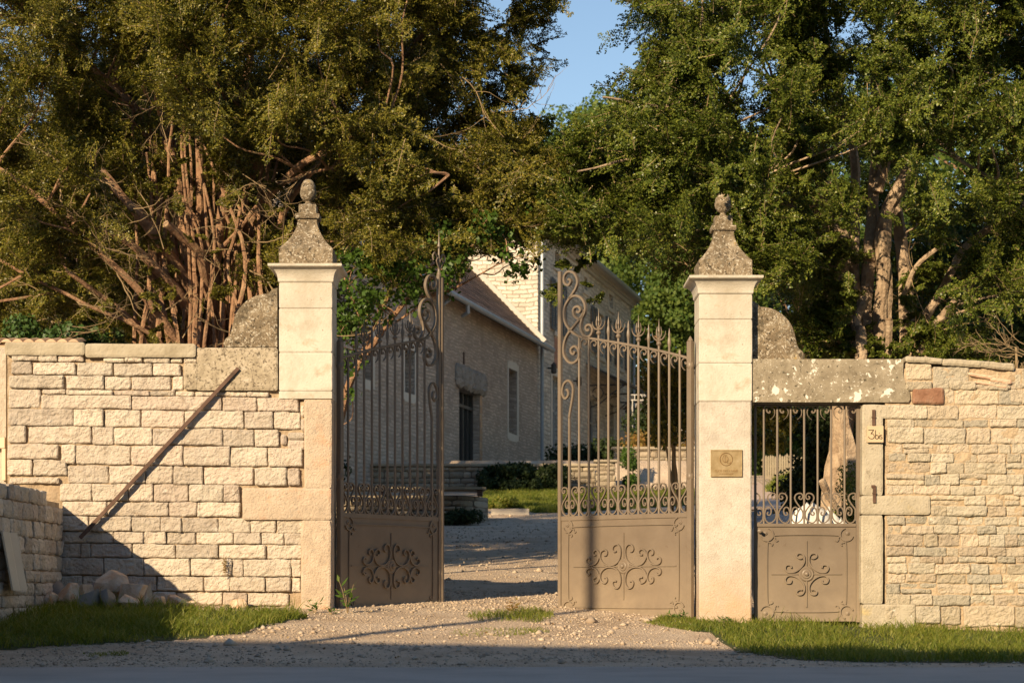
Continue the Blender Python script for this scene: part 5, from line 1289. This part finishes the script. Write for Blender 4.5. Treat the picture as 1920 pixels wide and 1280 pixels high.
def bigtree(label, px, D, ztop, rad_, seed, m=None, n=26000, size=.22, group='trees beyond the house', t0=.18):
    rng = np.random.default_rng(seed); x = X(px, D); zg = ground_z(x, D); h = ztop-zg
    T = thing('broadleaf_tree', label, 'tree', (x, D, zg), group); mb = MB()
    mb.tube([(x, D, zg-.3), (x+.1, D, zg+h*.3), (x-.1, D, zg+h*.7)], [rad_*.07, rad_*.055, rad_*.02], 8)
    B = []
    for i in range(60):
        t = rng.uniform(t0, .97); a = rng.uniform(0, 6.28); R = rad_*math.sqrt(max(.05, 1-((t-.5)/.52)**2))*rng.uniform(.3, .9)
        c = (x+R*math.cos(a), D+R*math.sin(a), zg+h*t, rng.uniform(.16, .30)*rad_); B.append(c)
        if i % 4 == 0: mb.tube([(x, D, zg+h*max(.15, t-.25)), ((x+c[0])/2, (D+c[1])/2, zg+h*(t-.1)), c[:3]], [rad_*.02, rad_*.014, .03], 5)
    mb.build('trunk', m_bark, T); quads_obj('crown', cloud(B, n, rng, size, shell=.35), m or m_far, T)
bigtree('bright green tree rising beyond the house behind the right gate leaf', 1235, 96, 24.5, 5.6, 1, n=46000, size=.20)
bigtree('bright tree filling the gap right of the house, close to the right gate pillar', 1335, 62, 11.6, 2.2, 2, n=42000, size=.13, t0=.42)
bigtree('far tree showing its round top in the sky gap between the two yews', 1110, 118, 27.0, 6.5, 3, n=34000, size=.24)
bigtree('far tree standing behind the roof of the tall house', 985, 112, 23.5, 5.2, 4, n=24000, size=.24)
bigtree('far tree beyond the garden path, right of the small picket fence', 1500, 84, 17, 6, 6, n=24000, size=.2)
bigtree('low far tree behind the sunlit trees right of the house', 1395, 100, 21, 7, 7, n=24000, size=.24)
bigtree('far tree behind the crown of the right yew', 1700, 100, 24, 9, 8, n=20000, size=.3)
bigtree('broadleaved tree added behind the left yew to shade the courtyard', 330, 43, 11.5, 3.4, 9, n=36000, size=.11, t0=.3, m=m_dark)  # added tree, placed so its shadow falls on the terrace and drive
bigtree('far tree at the extreme right behind the glossy laurel', 1960, 70, 17, 7, 10, n=20000, size=.22)
# linden sapling leaning over the left gate leaf
def linden():
    rng = np.random.default_rng(5); T = Tree('young_linden', 'young broadleaved tree leaning over the left gate leaf, large pale green leaves', 'tree', (X(600, 24), 24, .4))
    st = [([(590,1000,24.2),(640,780,24),(672,690,23.8),(720,620,23.5),(765,560,23.2),(830,500,23),(900,455,22.8)],.055,.012), ([(645,760,24),(690,640,23.8),(730,560,23.6),(760,480,23.4)],.03,.01),
          ([(720,620,23.5),(770,585,23.2),(800,560,23)],.02,.008), ([(690,660,23.7),(660,560,23.6),(640,500,23.6)],.025,.008), ([(765,560,23.2),(850,540,22.9),(930,500,22.6),(980,480,22.5)],.018,.005)]
    for a, b, c in st: T.stem([P(*p) for p in a], b, c, n=6)
    T.nmain = len(T.stems); B = []
    for px, py, w, h, n in ((660,520,45,45,14),(650,600,28,30,7),(720,520,70,50,18),(800,490,90,40,22),(900,470,80,40,20),(960,450,50,50,10),(650,700,18,40,3),(760,560,50,20,5),(840,530,60,18,5),(690,580,40,24,6)):
        for i in range(n):
            c = P(px+rng.uniform(-w, w), py+rng.uniform(-h, h), rng.uniform(22.5, 24)); B.append((*c, rng.uniform(.10, .2)))
            if i % 2 == 0: T.feed(c, rng, .009)
    T.leaf.append(cloud(B, 5200, rng, .062, shell=.8, aspect=.8)); T.finish(m_leaf, m_bark)
linden()
# the dark glossy bush and undergrowth
shrub('laurel_bush', 'tall glossy dark laurel at the right edge behind the right yew', 'bush', ((X(1770, 26.5), X(2150, 26.5)), (25.6, 27.5), (Z(690, 26), Z(330, 26))), 46, .35, .6, 15000, .085, m_gloss, 12)
shrub('hedge', 'dark hedge added behind the trunks of the right yew to block the bright horizon', 'hedge', ((X(1560, 30), X(2250, 30)), (30, 32.5), (.6, Z(430, 30))), 120, .5, .9, 36000, .12, m_dark, 13, stems=9)  # added dark backdrop, keeps horizon brightness from showing between the trunks
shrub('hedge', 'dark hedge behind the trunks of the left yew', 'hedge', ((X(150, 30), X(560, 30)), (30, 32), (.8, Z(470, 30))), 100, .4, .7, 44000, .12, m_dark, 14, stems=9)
shrub('ivy_bush', 'green ivy spilling over the tile capping at the far left', 'bush', ((X(20, 23), X(190, 23)), (23, 23.9), (Z(690, 23), Z(600, 23))), 30, .10, .24, 6000, .055, m_gloss, 15)
shrub('hanging_foliage', 'olive hanging foliage showing through the top left of the pedestrian gate bars', 'bush', ((X(1412, 27), X(1478, 27)), (26.6, 27.6), (Z(835, 27), Z(765, 27))), 18, .10, .2, 5000, .045, m_yew, 16, stems=0)
shrub('hedge', 'dark conifer hedge seen through the middle of the pedestrian gate', 'hedge', ((X(1512, 30), X(1590, 30)), (29.6, 31), (1.2, Z(740, 30))), 36, .25, .45, 16000, .07, m_dark, 17)
shrub('low_bush', 'low reddish shrub beside the garden path through the pedestrian gate', 'bush', ((X(1470, 34), X(1560, 34)), (33.5, 34.8), (ground_z(4.5, 34)+.2, Z(900, 34))), 14, .2, .35, 5000, .06, m_rusty, 18)
shrub('low_bush', 'green clipped shrub at the foot of the trunk behind the pedestrian gate', 'bush', ((X(1580, 23.6), X(1660, 23.6)), (23.2, 24), (.7, Z(870, 23.6))), 14, .14, .22, 5000, .03, m_yew2, 19)
shrub('low_bush', 'dark shrubs growing against the terrace wall left of the lawn', 'bush', ((X(905, 51.5), X(1060, 51.5)), (51.0, 51.8), (2.95, Z(880, 51.5))), 60, .14, .26, 22000, .07, m_dark, 20)
shrub('low_bush', 'dark row of shrubs along the foot of the stone house', 'bush', ((X(1035, 64), X(1178, 64)), (63, 65), (3.6, Z(845, 64))), 30, .35, .6, 12000, .11, m_dark, 22)
shrub('low_bush', 'yellow green plants at the lawn corner by the stone bed', 'bush', ((X(915, 43.6), X(965, 43.6)), (43.2, 44.6), (ground_z(0, 43.5)+.05, Z(938, 43.6))), 26, .07, .14, 4500, .06, m_grass, 23)
shrub('low_bush', 'dark ferny plant growing on the front of the stone bed', 'bush', ((X(835, 38.3), X(895, 38.3)), (38.1, 38.4), (ground_z(-1, 38.3)+.05, Z(965, 38.3))), 12, .12, .2, 3500, .05, m_dark, 24)
shrub('low_bush', 'yellowish shrub growing at the right end of the terrace behind the gate bars', 'bush', ((X(1175, 52), X(1195, 52)), (51.6, 52), (3.0, Z(850, 52))), 10, .14, .24, 2600, .06, m_leaf, 25)
shrub('low_bush', 'reddish bushes beyond the garden wall behind the right gate leaf', 'bush', ((X(1195, 62), X(1290, 62)), (61, 64), (3.5, Z(800, 62))), 20, .4, .7, 7000, .11, m_rusty, 26)
shrub('low_bush', 'dark tall bush at the corner of the house behind the gate bars', 'bush', ((X(1186, 68), X(1230, 68)), (67, 69), (3.6, Z(765, 68))), 22, .4, .6, 9000, .12, m_dark, 27)
shrub('hedge', 'bright leaning foliage low beside the right gate pillar behind the bars', 'hedge', ((X(1235, 30), X(1300, 30)), (29.5, 30.6), (Z(830, 30), Z(690, 30))), 22, .2, .36, 7000, .06, m_yew, 28)
shrub('hedge', 'far hedge along the end of the garden path', 'hedge', ((X(1330, 70), X(1700, 70)), (69, 72), (3.5, Z(760, 70))), 60, .6, 1.1, 16000, .16, m_far, 29)
# weeds
def weed(px, py, h, label, seed, n=9, leaf=.07, m=None, cat='weed'):
    rng = np.random.default_rng(seed); x, y = gpt(px, py); z = ground_z(x, y); t = thing('weed', label, cat, (x, y, z)); acc, lv = [], []
    for i in range(n):
        a = rng.uniform(0, 6.28); k = rng.uniform(.3, 1); tip = np.array([x+math.cos(a)*.10*k, y+math.sin(a)*.06*k, z+h*k]); tube_np(acc, [(x, y, z-.01), ((x+tip[0])/2, (y+tip[1])/2, z+h*k*.6), tip], .004, .002)
        for j in range(4):
            f = rng.uniform(.35, 1); b = np.array([x, y, z])*(1-f)+tip*f; d = unit(np.array([rng.normal(0, 1), rng.normal(0, .7), rng.uniform(-.1, .8)])); lv.append(leaf_quads(b[None], d[None], unit(np.array([[rng.normal(0, .4), -.6, 1]])), np.array([leaf*rng.uniform(.6, 1.3)]), np.array([leaf*.36])))
    quads_obj('stem', np.concatenate(acc), m_twig, t); quads_obj('leaves', np.concatenate(lv), m or m_leaf, t)
weed(652, 1150, .36, 'tall broad-leaved thistle in front of the left gate leaf', 1, n=5, leaf=.11)
weed(590, 1150, .16, 'small weed with upright leaves at the foot of the left pillar', 2, n=5, leaf=.07)
weed(622, 1152, .09, 'tiny weed between the left pillar and the gate', 3, n=5, leaf=.05)
weed(1268, 1163, .08, 'low green weed under the hinge of the right gate leaf', 4, n=9, leaf=.05)
weed(1360, 1168, .07, 'low weed at the foot of the right gate pillar', 5, n=7, leaf=.05)
weed(962, 1150, .15, 'reddish grass clump in the middle of the gateway', 6, n=10, leaf=.05, m=m_rusty)
rngw = np.random.default_rng(9); acc = []; x, z = X(422, 19.97), Z(1082, 20)
tube_np(acc, [(x, 19.96, z), (x+.005, 19.94, z+.1), (x-.01, 19.93, z+.22)], .004, .002, 4); t = thing('dry_stalk', 'dry brown seed stalk growing out of a joint in the left block wall', 'dry plant', (x, 19.96, z))
quads_obj('stem', np.concatenate(acc), m_twig, t); quads_obj('seed_head', cloud([(x, 19.94, z+.06+.03*i, .022) for i in range(5)], 160, rngw, .014), m_rusty, t)
def brush():
    T = Tree('dry_brush', 'bare tangled brushwood sticking up over the right end of the wall', 'brushwood', (X(1900, 20.9), 20.9, .1)); rng = np.random.default_rng(8)
    for i in range(9): T.bare(P(rng.uniform(1880, 1930), rng.uniform(640, 670), 20.8), (-1, -.05, rng.uniform(-.2, .9)), rng.uniform(.3, .55), rng, r=.006, n=2)
    for i in range(30): T.bare(P(rng.uniform(1898, 1960), rng.uniform(672, 690), 20.2), (rng.normal(0, .3), -.1, -1), rng.uniform(.15, .3), rng, r=.003, n=1)
    a = X(1905, 20.9); T.mb.tube([(a, 20.9, .1), (a+.05, 20.85, 1.6), P(1905, 650, 20.8)], [.03, .025, .012], 6); T.finish(None, m_twig)
brush()
# rubble lying at the foot of the wall
def rock(i, px, py, D, w, h, d, label, m=None, seed=0):
    x, z = X(px, D), ground_z(X(px, D), D); rng = np.random.default_rng(100+i); import bmesh
    bm = bmesh.new(); bmesh.ops.create_icosphere(bm, subdivisions=4, radius=1)
    pl = [(unit(rng.normal(0, 1, 3)), rng.uniform(.42, .8)) for _ in range(13)]
    for v in bm.verts:
        c = np.array(v.co)
        for nrm, k in pl:
            q = c@nrm
            if q > k: c = c-nrm*(q-k)
        n = noise.noise(Vector(c*2.5)+Vector((i, 0, 0)))*.035+noise.noise(Vector(c*9))*.02; v.co = Vector((c[0]*w*1.05*(1+n), c[1]*d*1.1, c[2]*h*1.12*(1+n)))
    me = bpy.data.meshes.new('rock'); bm.to_mesh(me); bm.free(); o = link('rock', me, m or m_rock, None, (x, D, z+h*.58)); o.rotation_euler = (rng.normal(0, .12), rng.normal(0, .14), rng.uniform(-.5, .5))
    tag(o, label, 'rock', 'broken stones at the foot of the left wall')
RK = [(14,0,19.3,.20,.07,.15,'dark grey stone at the left end of the rubble pile'), (22,0,19.05,.06,.09,.06,'small red stone standing up in front of the dark grey stone'), (38,0,19.1,.05,.08,.06,'small brown stone standing beside the red one'),
      (62,0,19.4,.13,.10,.12,'pale pinkish stone near the folded board'), (92,0,19.25,.14,.10,.10,'long orange stone left of the dark tuft'), (132,0,19.4,.20,.13,.12,'flat orange brown slab behind the left part of the pile'),
      (164,0,19.45,.13,.17,.09,'cream split stone leaning in the middle of the pile'), (168,0,18.95,.15,.15,.12,'squared grey block at the front of the pile'), (203,0,19.0,.09,.14,.10,'rounded brown block just right of the squared grey one'),
      (213,0,19.55,.19,.24,.12,'largest yellow stone topping the pile against the wall'), (252,0,19.4,.20,.17,.12,'orange and white stone at the right of the pile'), (277,0,19.2,.05,.15,.06,'narrow upright stone ending the pile at the right'),
      (238,0,19.15,.12,.10,.10,'reddish stone lying low in front of the orange and white one'), (190,0,19.6,.14,.18,.1,'pale stone behind the squared grey block'), (330,0,19.85,.22,.09,.08,'flat white stone against the wall foot, right of the pile'), (445,0,19.88,.14,.05,.07,'whitish stone at the wall foot below the dry stalk'), (360,0,19.7,.10,.06,.08,'small tan stone in the grass right of the flat white stone'), (300,0,19.6,.08,.08,.07,'small orange stone just right of the rubble pile'), (108,0,19.6,.10,.13,.08,'grey brown stone at the back of the pile near the side wall')]
for i, (px, py, D, w, h, d, lb) in enumerate(RK):
    if lb: rock(i, px, py, D, w, h, d, lb, m=M('grey_rock', [(.20,.17,.14), (.30,.26,.22)], scale=8, bump=.6) if 'grey' in lb else None)
